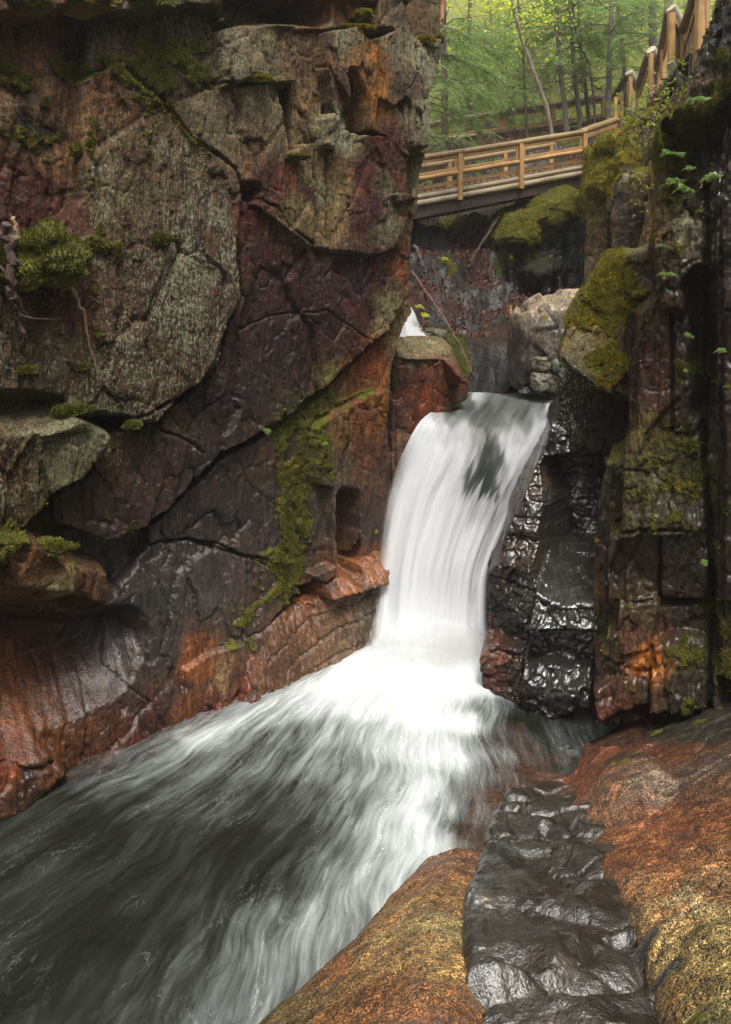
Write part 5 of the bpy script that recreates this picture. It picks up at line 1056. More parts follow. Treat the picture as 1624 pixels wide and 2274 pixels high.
def tree(pts, rad, mk, label, crown=('hem', 40, 2.2), seed=1, name='tree', cat='tree', limbs=10, hmin=1.5, hmax=8, side=None, mat=None, group=None):
    """pts: trunk points in image coords + depth, root first; continues upward past the frame"""
    r = np.random.default_rng(seed); hmax = min(hmax, 5.4)
    W = [P(*q) for q in pts]
    gz = float(hill_z(np.array([W[0][0]]), np.array([W[0][1]]))[0])
    W[0][2] = min(W[0][2], gz) - .3
    d = (W[-1] - W[-2]); d /= np.linalg.norm(d)
    W.append(W[-1] + d * 4 + np.array([0, 0, 2.])); W.append(W[-1] + np.array([0, 0, 4.]))
    root = empty(name, tuple(W[0]), label, cat, group)
    Wd = []
    for k in range(len(W) - 1):
        for q in range(4): Wd.append(W[k] + (W[k + 1] - W[k]) * q / 4 + r.normal(size=3) * rad * .10 * (q > 0))
    Wd.append(W[-1]); n = len(Wd)
    m = MB(); rr = [rad * (1.25 if k == 0 else 1.08 if k == 1 else 1 - .55 * k / n) for k in range(n)]
    m.tube(Wd, rr, 12, .05)
    zs = np.array([q[2] for q in Wd]); Wa = np.array(Wd)
    def on(z): return np.array([np.interp(z, zs, Wa[:, i]) for i in range(3)])
    C = []; D = []; Ls = []
    z0 = Wd[0][2]
    tw = []
    for k in range(limbs):
        z = z0 + r.uniform(hmin * .6, hmax); az = r.uniform(0, 2 * math.pi) if side is None else side + r.normal() * .7
        dd = np.array([math.cos(az), math.sin(az), r.uniform(-.25, .15)]); L = r.uniform(.5, 1.0) * crown[2]
        b = on(z); L2 = L
        p = [b, b + dd * L * .35 + [0, 0, .03], b + dd * L * .7 - [0, 0, .03], b + dd * L - [0, 0, .2 * L]]
        p = [np.array(q) + (r.normal(size=3) * .04 if i else 0) for i, q in enumerate(p)]
        m.tube(p, [.022, .016, .010, .004], 5, .1, False)
        for q in range(3):
            f = r.uniform(.3, .9); bb = b + dd * L * f; d2 = dd + r.normal(size=3) * .6; m.tube([bb, bb + d2 * L * .25, bb + d2 * L * .45 - [0, 0, .1]], [.008, .006, .002], 4, 0, False)
    m.build('trunk', mk, root)
    kind, ns, Lm = crown
    if ns:
        for k in range(ns):
            z = z0 + hmin + (hmax - hmin) * r.random() ** .8; az = r.uniform(0, 2 * math.pi) if side is None else side + r.normal() * .8
            dd = np.array([math.cos(az), math.sin(az), r.uniform(-.35, .1)]); b = on(min(z, zs[-1])) + dd * r.uniform(.0, .5)
            L = Lm * r.uniform(.55, 1.1)
            if kind == 'hem':
                nst = int(L / .05); c1, d1, l1 = spray(r, b, dd, L, nst, .16, r.uniform(.2, .5)); C.append(c1); D.append(d1); Ls.append(l1)
                for q in range(7):
                    f = r.uniform(.2, .95); p2 = b + dd * L * f - np.array([0, 0, .35 * L * f * f]); az2 = az + r.choice([-1, 1]) * r.uniform(.5, 1.1)
                    d2 = np.array([math.cos(az2), math.sin(az2), r.uniform(-.7, -.05)]); l2 = L * r.uniform(.25, .5)
                    c1, d1, l1 = spray(r, p2, d2, l2, max(5, int(l2 / .045)), .13, .5); C.append(c1); D.append(d1); Ls.append(l1)
            else:
                n = 60; c1 = b + dd * L * r.random((n, 1)) + r.normal(size=(n, 3)) * .28; d1 = r.normal(size=(n, 3)) + [0, 0, -.4]; d1 /= np.linalg.norm(d1, axis=1)[:, None]
                C.append(c1); D.append(d1); Ls.append(r.uniform(.07, .13, n))
        leaves_mesh('crown', np.concatenate(C), np.concatenate(D), np.concatenate(Ls), .13 if kind == 'hem' else .32, mat or (M_hem if kind == 'hem' else M_broad), root, r)
    return root
tree([(991,322,19.6),(988,200,19.7),(985,0,19.8)], .115, K_dark, 'dark hemlock trunk close behind the left cliff edge, draped in green sprays', ('hem', 46, 1.9), 11, limbs=22, hmin=.6, hmax=6.5)
tree([(1080,285,27),(1083,170,27),(1086,0,27)], .19, K_dark, 'brown trunk half hidden by hemlock sprays left of the leaning birch', ('hem', 44, 2.6), 12, limbs=14, hmin=1.5, hmax=8)
tree([(1172,305,23),(1166,200,23),(1158,60,23),(1150,0,23)], .05, K_dark, 'thin dark stem just left of the leaning birch, crossing the trail rail', ('hem', 16, 1.5), 13, limbs=14, hmin=1.2, hmax=6)
tree([(1234,310,21),(1216,245,21),(1190,170,21),(1160,90,21),(1140,20,21),(1134,-30,21)], .078, K_birch, 'pale mottled birch leaning left across the trail railing', ('broad', 10, 1.6), 14, limbs=7, hmin=3.2, hmax=7)
tree([(1181,300,26.5),(1184,150,26),(1184,0,26),(1185,-40,26)], .062, K_birch, 'slim whitish birch stem standing upright behind the leaning birch', ('broad', 8, 1.4), 15, limbs=4, hmin=4, hmax=8)
tree([(1215,312,28),(1213,200,28),(1210,0,28)], .20, K_grey, 'thick pale grey trunk right behind the leaning birch', ('hem', 22, 2.4), 16, limbs=12, hmin=3, hmax=9)
tree([(1262,296,22.3),(1252,215,22.3),(1240,130,22.3),(1236,0,22.3)], .092, K_grey, 'first straight dark trunk right of the leaning birch, in front of the trail rail', ('hem', 26, 2.0), 17, limbs=20, hmin=2.2, hmax=7)
tree([(1291,292,22.8),(1284,235,22.8),(1274,150,22.8),(1266,0,22.8)], .09, K_grey, 'second straight trunk right of the leaning birch, in front of the trail rail', ('hem', 24, 2.0), 18, limbs=18, hmin=2.4, hmax=7)
tree([(1311,287,23.4),(1304,230,23.4),(1292,130,23.4),(1284,0,23.4)], .075, K_dark, 'slender trunk third right of the leaning birch, close to its neighbour', ('hem', 18, 1.8), 19, limbs=16, hmin=2.2, hmax=7)
tree([(1324,280,22),(1318,210,22),(1308,140,22),(1285,95,22),(1278,60,22)], .038, K_dark, 'thin crooked sapling bending left in front of the trail rail', ('hem', 10, 1.3), 20, limbs=14, hmin=1.6, hmax=5)
tree([(1350,275,22),(1352,190,22),(1356,90,22),(1358,0,22)], .105, K_grey, 'straight ridged trunk standing where the trail rail meets the stair rail', ('hem', 22, 2.2), 21, limbs=18, hmin=2.6, hmax=7.5)
tree([(1392,180,25),(1386,150,25),(1376,60,25),(1370,0,25)], .085, K_dark, 'slanting dark trunk rising behind the lowest stair posts', ('hem', 20, 2.2), 22, limbs=16, hmin=2.5, hmax=8)
tree([(1452,215,24),(1450,100,24),(1449,0,24)], .16, K_grey, 'stout grey trunk behind the middle bright painted rail log', ('hem', 20, 2.6), 23, limbs=14, hmin=2.5, hmax=8)
tree([(1484,120,26),(1483,60,26),(1482,0,26)], .17, K_grey, 'grey trunk behind the topmost bright painted rail log', ('hem', 10, 2.0), 24, limbs=8, hmin=3, hmax=8)
tree([(1040,300,25.5),(1042,150,25.5),(1044,0,25.5)], .09, K_dark, 'dim narrow trunk among the sprays between the two left hemlocks', ('hem', 40, 2.2), 25, limbs=12, hmin=1, hmax=8)
tree([(1125,290,29),(1128,150,29),(1130,0,29)], .10, K_dark, 'dim trunk deep in the wood left of the leaning birch fork', ('hem', 30, 2.4), 26, limbs=12, hmin=1.5, hmax=9)
# the wood beyond
r = np.random.default_rng(77)
C = []; D = []; Ls = []
for k in range(520):
    Y = r.uniform(26.5, 38) if k % 5 < 3 else r.uniform(36, 58); px = r.uniform(900, 1640); x = (px - CX) / F * Y
    g = float(hill_z(np.array([x]), np.array([Y]))[0]); z = g + r.uniform(.2, (4.9 + .47 * Y) - g)
    n = 80; sp = np.array([1.3, 1.0, .45]) * r.uniform(.6, 1.5)
    C.append(np.array([x, Y, z]) + r.normal(size=(n, 3)) * sp); q = r.normal(size=(n, 3)) + [0, 0, -.5]; D.append(q / np.linalg.norm(q, axis=1)[:, None]); Ls.append(r.uniform(.13, .26, n))
far = leaves_mesh('forest', np.concatenate(C), np.concatenate(D), np.concatenate(Ls), .34, M_broad, None, r); tag(far, kind='stuff')
C = []; D = []; Ls = []
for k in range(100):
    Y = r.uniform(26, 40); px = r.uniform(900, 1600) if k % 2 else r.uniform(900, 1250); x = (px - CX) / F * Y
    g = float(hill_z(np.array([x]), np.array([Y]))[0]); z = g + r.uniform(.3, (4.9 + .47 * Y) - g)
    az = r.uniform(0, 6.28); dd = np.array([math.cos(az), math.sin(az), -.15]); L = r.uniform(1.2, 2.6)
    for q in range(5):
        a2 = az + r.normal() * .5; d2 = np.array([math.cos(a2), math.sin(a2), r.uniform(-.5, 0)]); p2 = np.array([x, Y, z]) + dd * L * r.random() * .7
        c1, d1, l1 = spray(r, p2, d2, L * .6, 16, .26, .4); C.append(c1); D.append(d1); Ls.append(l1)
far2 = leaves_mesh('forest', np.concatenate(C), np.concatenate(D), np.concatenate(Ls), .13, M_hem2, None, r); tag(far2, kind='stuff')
m = MB()
for k in range(60):
    Y = r.uniform(30, 56); px = r.uniform(900, 1620); x = (px - CX) / F * Y; g = float(hill_z(np.array([x]), np.array([Y]))[0])
    m.tube([(x, Y, g - .3), (x + r.normal() * .2, Y, g + 5), (x + r.normal() * .6, Y, g + 14), (x + r.normal() * .8, Y, g + 22)], np.array([1, .85, .6, .2]) * r.uniform(.06, .2), 7, .05)
tag(m.build('forest_trunks', K_grey), kind='stuff')
# hanging hemlock boughs in front, rooted behind the left cliff
def bough(x, y, Y, az, L, n, label, seed):
    r = np.random.default_rng(seed); p = P(x, y, Y); dd = np.array([math.cos(az), math.sin(az), -.10]); dd /= np.linalg.norm(dd)
    root = empty('hemlock_bough', tuple(p), label, 'branch')
    m = MB(); pts = [p + dd * L * f - np.array([0, 0, .28 * L * f * f]) for f in np.linspace(0, 1, 8)]; m.tube(pts, np.linspace(.022, .003, 8), 6, .1); 
    C = []; D = []; Ls = []
    for k in range(n):
        f = r.uniform(.08, 1); i = min(int(f * 7), 6); b = pts[i] + (pts[i + 1] - pts[i]) * (f * 7 - i) if i < 7 else pts[-1]
        a2 = az + r.choice([-1, 1]) * r.uniform(.4, 1.1); d2 = np.array([math.cos(a2), math.sin(a2), r.uniform(-.9, -.1)]); l2 = L * r.uniform(.18, .42) * (1.1 - .5 * f)
        m.tube([b, b + d2 * l2 * .5, b + d2 * l2 - [0, 0, .15 * l2]], [.006, .004, .0015], 4, 0, False)
        c1, d1, l1 = spray(r, b, d2, l2, max(6, int(l2 / .035)), .10, .4); C.append(c1); D.append(d1); Ls.append(l1)
        for q in range(3):
            f2 = r.uniform(.3, .9); c1, d1, l1 = spray(r, b + d2 * l2 * f2, d2 + r.normal(size=3) * .5, l2 * .5, 8, .08, .6); C.append(c1); D.append(d1); Ls.append(l1)
    m.build('stem', K_twig, root)
    leaves_mesh('needles', np.concatenate(C), np.concatenate(D), np.concatenate(Ls), .12, M_hem, root, r)
bough(930, 40, 15.5, .25, 2.0, 34, 'high feathery hemlock bough hanging over the mossy cliff corner', 31)
bough(940, 110, 16, .15, 2.3, 36, 'long feathery hemlock bough reaching right toward the birch', 32)
bough(940, 165, 15.5, -.1, 1.9, 34, 'feathery hemlock bough level with the thin dead twigs by the cliff edge', 33)
bough(940, 225, 16.5, .2, 1.5, 26, 'lowest hemlock bough drooping over the far end of the bridge', 34)
# ================================================================== MOSS CUSHIONS, PLANTS, STICKS
def cushion(x, y, Y, rad, label, mat, n=2600, seed=1, size=.022, flat=.6, bumps=7, back=None, group=None):
    """a cushion of moss: lumpy body with thousands of leafy tips"""
    r = np.random.default_rng(seed); c = P(x, y, Y)
    D, Fc = ICO4
    lob = np.zeros(len(D))
    for k in range(bumps):
        q = r.normal(size=3); q /= np.linalg.norm(q); lob = np.maximum(lob, np.exp((D @ q - 1) * 7))
    V = D * (.55 + .36 * lob + .42 * fbm(D * 1.9 + seed, 5))[:, None] * np.array(rad) + c
    me = mesh_np('moss_cushion', V, Fc, True, {'tint': np.clip(.3 * lob + .25 * fbm(D * 3, 3), 0, 1)})
    o = link_mesh('moss_cushion', me, mat); tag(o, label, 'moss', group)
    N = D / np.array(rad); N /= np.linalg.norm(N, axis=1)[:, None]
    m = sstep(-.5, .2, N @ np.array([-.1, -.75, .65]))
    t_ = tufts('moss_tips', V, N, m, int(n * 1.7), size, mat, o, up=.2, seed=seed); t_['kind'] = 'stuff'
    return o
def lc(px, py, off=0.0):  # depth of the left cliff face there
    rr_ = ray(float(px), float(py)); return float(((LC.O - CAM).dot(LC.n) + off) / (rr_ @ LC.n))
def lcq(px, py, rad, label, mat, n, seed, off=.0, **k): return cushion(px, py, lc(px, py, off), rad, label, mat, n, seed, **k)
lcq(70, 580, (.62, .40, .44), 'largest green moss mound, bulging from the left cliff at the frame edge', M_moss, 12000, 1, .05, bumps=14)
lcq(160, 565, (.32, .24, .20), 'green moss lobe beside the top of the pale bent stick', M_moss, 3000, 2, 0, bumps=7)
lcq(215, 548, (.15, .12, .10), 'small dark moss tuft ending the big mound on its right', M_moss, 1500, 3, -.03)
lcq(345, 535, (.30, .10, .10), 'long low dark moss strip lying on the lichen face', M_moss, 2400, 4, -.05)
lcq(165, 911, (.30, .12, .075), 'dark green moss roll on the seam above the pale lichen block', M_moss, 3000, 5, .0)
lcq(295, 945, (.14, .08, .06), 'dark moss tuft right of the seam above the pale lichen block', M_moss, 900, 6, -.05)
lcq(40, 185, (.22, .12, .18), 'dark moss clump on the pink granite at the left frame edge', M_moss, 2000, 7, -.25)
lcq(182, 335, (.12, .10, .12), 'round moss clump low on the edge of the pink granite strip', M_moss, 1400, 8, -.1)
lcq(205, 288, (.15, .09, .09), 'moss clump just above the round one on the pink granite edge', M_moss, 1400, 9, -.1)
lcq(190, 8, (.45, .2, .14), 'golden green moss fringe hanging over the cliff top at upper left', M_moss_gold, 4500, 10, .1, bumps=14)
lcq(330, 4, (.35, .18, .12), 'moss fringe over the cliff top, left of the dark slot', M_moss, 3000, 11, .1, bumps=10)
lcq(60, 10, (.35, .2, .12), 'dark moss fringe at the top left corner of the cliff', M_moss, 2500, 12, .08, bumps=10)
lcq(803, 36, (.19, .14, .115), 'bright yellow green moss cushion sitting on the split pillar top', M_moss_bright, 3600, 13, .12)
lcq(575, 176, (.28, .10, .055), 'thin bright moss rug on the small ledge of the upper cliff', M_moss_bright, 2000, 14, .06)
lcq(795, 62, (.30, .12, .04), 'flat moss rug under the bright cushion on the split pillar', M_moss_gold, 1600, 15, .16)
lcq(947, 92, (.17, .14, .12), 'golden moss cushion on the cliff corner below the torn bark branch', M_moss_gold, 3200, 16, .05)
lcq(975, 88, (.11, .12, .10), 'smaller moss cushion right of the golden one on the cliff corner', M_moss_gold, 1400, 17, -.1)
lcq(660, 350, (.20, .09, .05), 'moss patch on the ledge of the brown pillars', M_moss, 1000, 18, .08)
lcq(730, 338, (.09, .07, .05), 'tiny moss patch right of the ledge of the brown pillars', M_moss, 500, 19, .08)
lcq(110, 1215, (.30, .12, .09), 'dark leafy moss above the pink lichen block over the cave', M_moss, 1800, 20, .05)
lcq(62, 822, (.12, .08, .06), 'small moss tuft where the dark root ends', M_moss, 500, 21, 0)
lcq(185, 815, (.10, .07, .05), 'small moss tuft below the tip of the pale bent stick', M_moss, 500, 22, 0)
cushion(1325, 362, 15.0, (.28, .3, .42), 'tall yellow moss drape on the rock at the right end of the bridge', M_moss_gold, 5000, 23, .05, bumps=12)
cushion(1345, 330, 14.6, (.26, .25, .22), 'fresh green moss drape just under the entry rail', M_moss_bright, 3500, 24, .05, bumps=10)
cushion(1302, 350, 17.2, (.09, .1, .30), 'moss growing on the right end post of the bridge', M_moss_gold, 1200, 25, .04)
def vine(name, pts, rad, mat, label, cat='branch', wob=.12, twigs=0, seed=1, n=9):
    r = np.random.default_rng(seed); W = [P(*q) for q in pts]
    Wd = []
    for k in range(len(W) - 1):
        for q in range(5): Wd.append(W[k] + (W[k + 1] - W[k]) * q / 5 + r.normal(size=3) * rad[0] * .35)
    Wd.append(W[-1]); rr = np.interp(np.linspace(0, 1, len(Wd)), np.linspace(0, 1, len(rad)), rad)
    m = MB(); m.tube(Wd, rr, n, wob)
    for k in range(twigs):
        i = r.integers(2, len(Wd) - 1); b = Wd[i]; d = r.normal(size=3) * [1, .4, 1]; d /= np.linalg.norm(d); L = r.uniform(.12, .45)
        m.tube([b, b + d * L * .5, b + d * L + r.normal(size=3) * .04], [rr[i] * .4, rr[i] * .3, .002], 5, 0, False)
    return tag(m.build(name, mat), label, cat)
def stick_mat(name, a, b): return bark(name, a, b, 8.)
S_pale = stick_mat('dry_stick', (.20, .13, .07), (.40, .29, .17)); S_root = stick_mat('dark_root', (.035, .02, .018), (.13, .08, .07)); S_red = stick_mat('red_twig', (.07, .03, .024), (.22, .11, .085)); S_orange = stick_mat('torn_bark', (.25, .085, .03), (.5, .26, .12))
L_ = lambda x, y, o=.1: (x, y, lc(x, y, o))
vine('stick', [L_(132,598,.18), L_(160,640,.2), L_(185,690,.16), L_(196,750,.12), L_(216,826,.05)], [.022, .020, .016, .012, .004], S_pale, 'pale bent dry stick leaning on the lichen face below the moss mound', seed=2)
vine('root', [L_(12,500,.30), L_(22,560,.34), L_(26,620,.34), L_(40,670,.26), L_(52,720,.18), L_(66,790,.1)], [.045, .042, .04, .03, .018, .006], S_root, 'dark gnarled root hanging down over the moss at the left edge', twigs=6, seed=3)
vine('root', [L_(20,640,.30), L_(24,665,.28), L_(38,690,.22)], [.03, .026, .012], S_root, 'short dark root fork beside the long hanging root', seed=4)
vine('branch', [L_(-20,515,.3), L_(20,522,.3), L_(40,530,.28)], [.03, .028, .02], S_pale, 'broken grey branch stub lying on top of the moss mound', seed=5)
vine('branch', [L_(36,525,.25), L_(34,500,.25), L_(30,482,.25)], [.022, .02, .018], S_pale, 'short upright snag standing on the moss mound', seed=6)
vine('branch', [(915,600,14.9),(935,632,14.7),(945,645,14.6),(968,678,14.3),(995,720,13.9),(1022,765,13.5),(1045,815,13.2),(1054,832,13.1)], [.024, .024, .026, .022, .018, .015, .012, .008], S_red, 'long thin reddish branch slanting down toward the upper pool', twigs=7, seed=7)
vine('branch', [(935,645,14.8),(950,690,14.6),(962,742,14.5)], [.014, .012, .006], S_root, 'thin dark twig hanging beside the small upper cascade', seed=8)
vine('branch', [(1108,478,17.2),(1085,520,16.9),(1062,552,16.7),(1044,582,16.5)], [.035, .035, .03, .03], S_root, 'dark dead branch with an orange broken tip lying under the bridge', seed=9)
vine('branch', [(920,545,15.8),(935,570,15.6),(945,605,15.4)], [.05, .045, .02], S_root, 'dark crooked root at the cliff edge under the bridge', seed=10, twigs=4)
vine('branch', [(1134,680,14.6),(1137,710,14.5),(1143,746,14.4)], [.02, .03, .035], S_orange, 'orange broken stake standing against the dark gully wall', seed=11)
vine('log', [(1030,756,14.9),(1080,754,14.9),(1128,748,14.9)], [.04, .045, .035], S_root, 'dark fallen log lying along the top of the wet step', seed=12)
vine('branch', [(1125,670,15),(1136,700,14.9),(1134,730,14.9),(1110,745,14.9)], [.008, .008, .007, .004], S_root, 'thin curved twig beside the orange broken stake', seed=13)
vine('branch', [(958,95,14.2),(970,72,14.2),(980,40,14.2),(984,-10,14.2)], [.05, .055, .05, .05], S_orange, 'branch with torn orange bark rising from the mossy cliff corner', seed=14)
vine('branch', [(955,98,14.3),(975,80,14.1),(992,58,14.0)], [.035, .03, .02], S_pale, 'short grey snag behind the torn orange branch', seed=15)
for k, (a, b, c) in enumerate((((950,295,15.5),(985,330,15.2),(1020,300,15.0)), ((952,300,15.4),(1010,320,15.2),(1040,345,15.1)), ((948,240,15.5),(1000,255,15.3),(1035,300,15.1)), ((955,130,15.2),(1010,132,15),(1050,150,14.8)))):
    vine('twig', [a, b, c], [.014, .010, .003], K_twig, ('forked bare twig arching up at the cliff edge over the bridge', 'long bare twig reaching toward the bridge top rail', 'drooping bare twig between the boughs and the bridge', 'bare level twig under the high hemlock bough')[k], twigs=9, seed=20 + k)
def fern(x, y, Y, L, az, label, seed=1, nf=5, mat=None):
    r = np.random.default_rng(seed); p = P(x, y, Y); C = []; D = []; Ls = []; m = MB()
    root = empty('fern', tuple(p), label, 'fern')
    for k in range(nf):
        a = az + (k - (nf - 1) / 2) * .75 + r.normal() * .2; dd = np.array([math.cos(a), math.sin(a) - .3, r.uniform(.35, 1.0)]); dd /= np.linalg.norm(dd); l = L * r.uniform(.7, 1.1)
        t = np.linspace(.12, 1, 11); pts = p + dd * (t * l)[:, None] + np.array([0, 0, -1]) * (.75 * l * t ** 2)[:, None]
        m.tube([p] + list(pts[::3]), .003, 4, 0, False)
        sd = np.cross(dd, (0, -.6, 1)); sd /= np.linalg.norm(sd)
        for sg in (-1, 1):
            ll = l * .34 * np.sin(np.clip(t * 2.6 + .35, 0, math.pi)) + .006; d1 = sd[None] * sg + dd * .45 + np.array([0, 0, -.25]); d1 = np.repeat(d1, 11, 0) if len(d1) == 1 else d1
            C.append(pts); D.append(d1 / np.linalg.norm(d1, axis=1)[:, None]); Ls.append(ll)
    m.build('stalk', M_fern, root)
    leaves_mesh('fronds', np.concatenate(C), np.concatenate(D), np.concatenate(Ls), .13, mat or M_fern, root, r, r.normal(size=(sum(map(len, C)), 3)) * .3 + [0, -.85, .5])
def rcd(px, py, off=.05): r = ray(float(px), float(py)); return float(((RC.O - CAM).dot(RC.n) + off) / (r @ RC.n))
for k, (x, y, L, az, lb, o) in enumerate(((1560,222,.22,2.6,'bright fern arching from the upper right cliff beside the stair rail',.0),(1498,345,.24,2.9,'fern on the mossy column of the right cliff',-.1),(1510,405,.22,2.8,'lower fern tucked beside the black slot of the right cliff',-.1),(1528,420,.20,2.5,'fern right above the grey capped block',.1),(1592,395,.18,2.9,'single spread fern on the wet black rock at the right edge',.5),(1540,375,.14,2.8,'tiny fern under the square black hole',.05),(1475,548,.12,1.6,'little fern behind the moss of the squared rock',.1),(1482,612,.14,1.4,'drooping leafy plant beside the grey capped block',.15),(1535,745,.10,3.0,'small fern low on the dark cliff, beside the red streak',.0),(1528,825,.09,3.0,'tiny fern on the mossy dark block',.0),(1610,780,.12,2.8,'small fern at the right frame edge above mid height',.55),(1570,1250,.10,2.8,'tiny bright fern on the lower dark cliff',.3))):
    fern(x, y, rcd(x, y, o), L, az, lb, 40 + k, 5 if L > .15 else 4)
fern(590, 958, lc(590, 958, .05), .12, .6, 'sprig of pale leaves growing from the diagonal crack of the left cliff', 60, 4)
fern(720, 985, lc(720, 985, .12), .08, -.6, 'tiny fern on the green corner of the projecting slab', 61, 4)
fern(834, 1180, lc(834, 1180, -.1), .06, -.6, 'tiny green sprout in the rusty chimney beside the fall', 62, 3)
fern(1385, 2168, 3.55, .07, 1.8, 'small bright green herb in the hollow of the wet black bedrock', 63, 6)
for k, (x, y, Y, lb) in enumerate(((925,680,14.6,'green leafy sprig over the small upper cascade'),(940,700,14.5,'lower leafy sprig right of the small upper cascade'),(985,575,16.2,'leafy seedling on the leaf covered slope under the bridge'),(960,490,16.8,'seedling patch under the left end of the bridge'))):
    fern(x, y, Y, .20, 0, lb, 70 + k, 5, M_broad)
def sapling(pts, nb, nl, label, seed, L=.055):
    r = np.random.default_rng(seed); W = [P(*q) for q in pts]; root = empty('sapling', tuple(W[0]), label, 'sapling'); m = MB(); m.tube(W, np.linspace(.012, .004, len(W)), 6, .1)
    C = []; D = []; Ls = []
    for k in range(nb):
        i = r.integers(0, len(W) - 1); b = W[i] + (W[i + 1] - W[i]) * r.random(); d = r.normal(size=3) * [1, .5, .6] + [0, 0, .35]; d /= np.linalg.norm(d); l = r.uniform(.25, .6)
        e = [b, b + d * l * .5 + [0, 0, .03], b + d * l]; m.tube(e, [.005, .004, .0015], 4, 0, False)
        n = nl; f = r.uniform(.15, 1, n); C.append(b + d * (l * f)[:, None] + r.normal(size=(n, 3)) * .015); q = r.normal(size=(n, 3)) * .7 + d * .8 + [0, 0, -.2]; D.append(q / np.linalg.norm(q, axis=1)[:, None]); Ls.append(L * r.uniform(.6, 1.3, n))
    m.build('stem', K_twig, root); leaves_mesh('leaves', np.concatenate(C), np.concatenate(D), np.concatenate(Ls), .34, M_sap, root, r)
sapling([(1452,290,13.2),(1445,240,13.2),(1440,200,13.2)], 16, 12, 'yellow leaved sapling in front of the middle stair posts', 81)
sapling([(1475,270,12.6),(1488,230,12.6),(1498,195,12.6)], 18, 13, 'dense yellow leaved sapling right of the lower pale log', 82)
sapling([(1415,330,14.5),(1400,280,14.5),(1388,245,14.5)], 18, 12, 'thin leafy sapling left, in front of the lowest stair posts', 83, .065)
sapling([(1430,330,13.5),(1425,290,13.5),(1420,255,13.5)], 16, 12, 'leafy sapling between the two pale lower logs', 84, .06)
sapling([(1528,205,10.5),(1530,165,10.5),(1532,128,10.5)], 7, 6, 'sparse twiggy sapling against the tall right posts', 85)
sapling([(1475,330,12),(1480,300,12),(1490,280,12)], 10, 10, 'low leafy shoot on top of the mossy column', 86, .05)
sapling([(1445,470,11),(1440,430,11),(1430,405,11)], 9, 8, 'weedy shoot growing beside the dark lichen boulder', 87, .05)
# fallen leaves and mist
def fallen(x, y, Y, L, label, seed):
    r = np.random.default_rng(seed); p = P(x, y, Y); d = np.array([[.5, -.2, .8]]); leaves_ = leaves_mesh('fallen_leaf', np.array([p]), d / np.linalg.norm(d), np.array([L]), .3, M_litter, None, r, np.array([[.1, -1, .3]])); tag(leaves_, label, 'leaf')
fallen(1499, 1036, rcd(1499, 1036, .06), .07, 'single rusty fallen leaf on the mossy dark block', 1)
# ================================================================== MIST IN THE AIR
mb = MB(); x0, x1, y0, y1, z0, z1 = -75., 115., -3., 145., -3.2, 46.
mb.add([(x0,y0,z0),(x1,y0,z0),(x1,y1,z0),(x0,y1,z0),(x0,y0,z1),(x1,y0,z1),(x1,y1,z1),(x0,y1,z1)], [(3,2,1,0),(4,5,6,7),(0,1,5,4),(1,2,6,5),(2,3,7,6),(3,0,4,7)])
t = NT('haze'); pv = t.n('ShaderNodeVolumePrincipled'); pv.inputs['Color'].default_value = (.95, .96, .93, 1); pv.inputs['Density'].default_value = .0016; pv.inputs['Anisotropy'].default_value = .35
t.l(pv.outputs[0], t.out.inputs['Volume'])
tag(mb.build('haze', t.m, None, False), kind='stuff')

t = NT('spray_mist'); pv = t.n('ShaderNodeVolumePrincipled'); pv.inputs['Color'].default_value = (1, 1, 1, 1); pv.inputs['Density'].default_value = 2.2; pv.inputs['Anisotropy'].default_value = .1
t.l(pv.outputs[0], t.out.inputs['Volume']); M_mist = t.m
for (x, y, Y, rad) in ((965, 1440, 9.45, (.95, .42, .34)), (900, 1490, 9.0, (.8, .4, .26)), (1020, 1470, 9.2, (.55, .35, .40))):
    D, Fc = ico(4)
    me = mesh_np('mist', D * np.array(rad) * (1 + .25 * fbm(D * 1.6 + x, 3))[:, None] + P(x, y, Y), Fc, True)
    tag(link_mesh('mist', me, M_mist), kind='stuff')

t = NT('forest_mist'); pv = t.n('ShaderNodeVolumePrincipled'); pv.inputs['Color'].default_value = (1, 1, .70, 1); pv.inputs['Density'].default_value = .14; pv.inputs['Anisotropy'].default_value = .2
t.l(pv.outputs[0], t.out.inputs['Volume']); mb = MB(); x0, x1, y0, y1, z0, z1 = -30., 70., 25.4, 75., 9., 42.
mb.add([(x0,y0,z0),(x1,y0,z0),(x1,y1,z0),(x0,y1,z0),(x0,y0,z1),(x1,y0,z1),(x1,y1,z1),(x0,y1,z1)], [(3,2,1,0),(4,5,6,7),(0,1,5,4),(1,2,6,5),(2,3,7,6),(3,0,4,7)])
tag(mb.build('mist', t.m, None, False), kind='stuff')
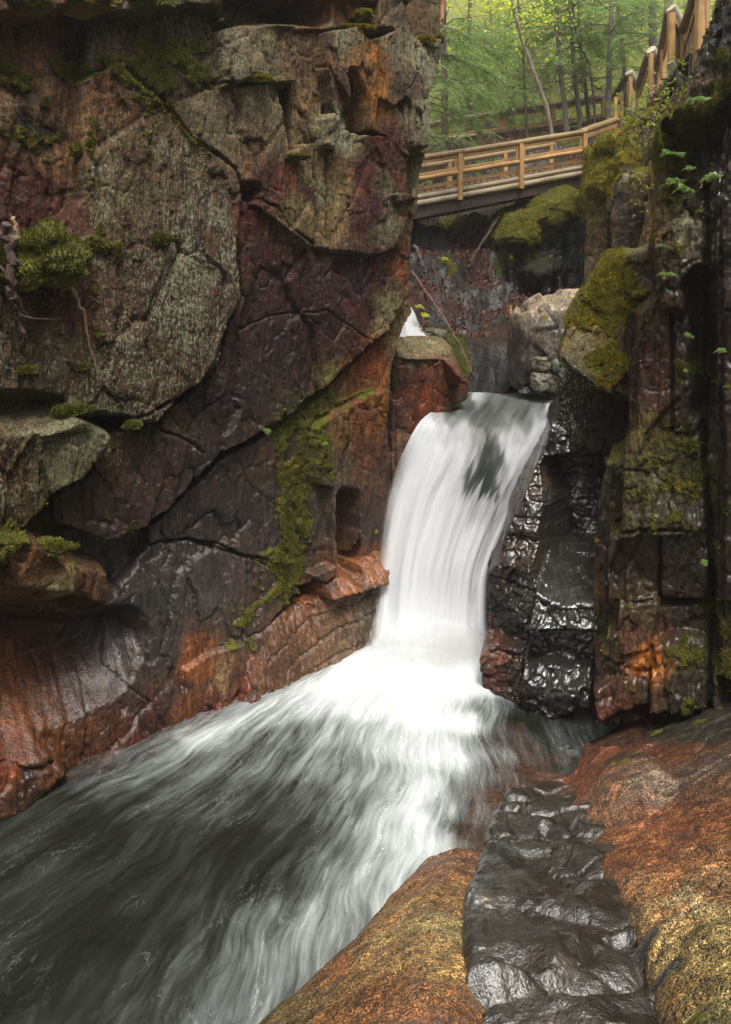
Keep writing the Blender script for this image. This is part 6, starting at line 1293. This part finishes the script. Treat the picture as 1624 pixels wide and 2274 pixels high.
# ================================================================== CAMERA, LIGHT
cd = bpy.data.cameras.new('camera'); cam = bpy.data.objects.new('camera', cd); COL.objects.link(cam)
cam.location = CAM; cam.rotation_euler = (math.radians(90), 0, 0)
cd.sensor_fit = 'VERTICAL'; cd.sensor_height = 36; cd.lens = 36 * F / 2274
cd.shift_y = -(1137 - HY) / 2274
cd.clip_start = .05; cd.clip_end = 600
SC.camera = cam
SUN_EL, SUN_AZ = 64., 168.     # azimuth measured from +Y towards +X
w = bpy.data.worlds.new('World'); SC.world = w; w.use_nodes = True
nt = w.node_tree; nt.nodes.clear()
sky = nt.nodes.new('ShaderNodeTexSky'); sky.sky_type = 'NISHITA'; sky.sun_disc = False
sky.sun_elevation = math.radians(SUN_EL); sky.sun_rotation = math.radians(SUN_AZ)
sky.dust_density = 4.0; sky.air_density = 1.0; sky.ozone_density = .6
hs = nt.nodes.new('ShaderNodeHueSaturation'); hs.inputs['Saturation'].default_value = .30
bg = nt.nodes.new('ShaderNodeBackground'); bg.inputs['Strength'].default_value = .15
wo = nt.nodes.new('ShaderNodeOutputWorld')
nt.links.new(sky.outputs[0], hs.inputs['Color']); nt.links.new(hs.outputs[0], bg.inputs['Color']); nt.links.new(bg.outputs[0], wo.inputs['Surface'])
sl = bpy.data.lights.new('sun', 'SUN'); sl.energy = 1.5; sl.angle = math.radians(16); sl.color = (1, .94, .84)
so = bpy.data.objects.new('sun', sl); COL.objects.link(so)
el, az = math.radians(SUN_EL), math.radians(SUN_AZ)
sdir = Vector((math.sin(az) * math.cos(el), math.cos(az) * math.cos(el), math.sin(el)))
so.rotation_euler = sdir.to_track_quat('Z', 'Y').to_euler(); so.location = (3, 12, 30)
SC.view_settings.view_transform = 'Standard'; SC.view_settings.look = 'None'; SC.view_settings.gamma = 1
SC.view_settings.use_curve_mapping = False; SC.view_settings.exposure = 1.0
SC.cycles.use_denoising = True
SC.cycles.max_bounces = 8; SC.cycles.diffuse_bounces = 4; SC.cycles.transparent_max_bounces = 24; SC.cycles.volume_bounces = 3
SC.cycles.sample_clamp_indirect = 6.0
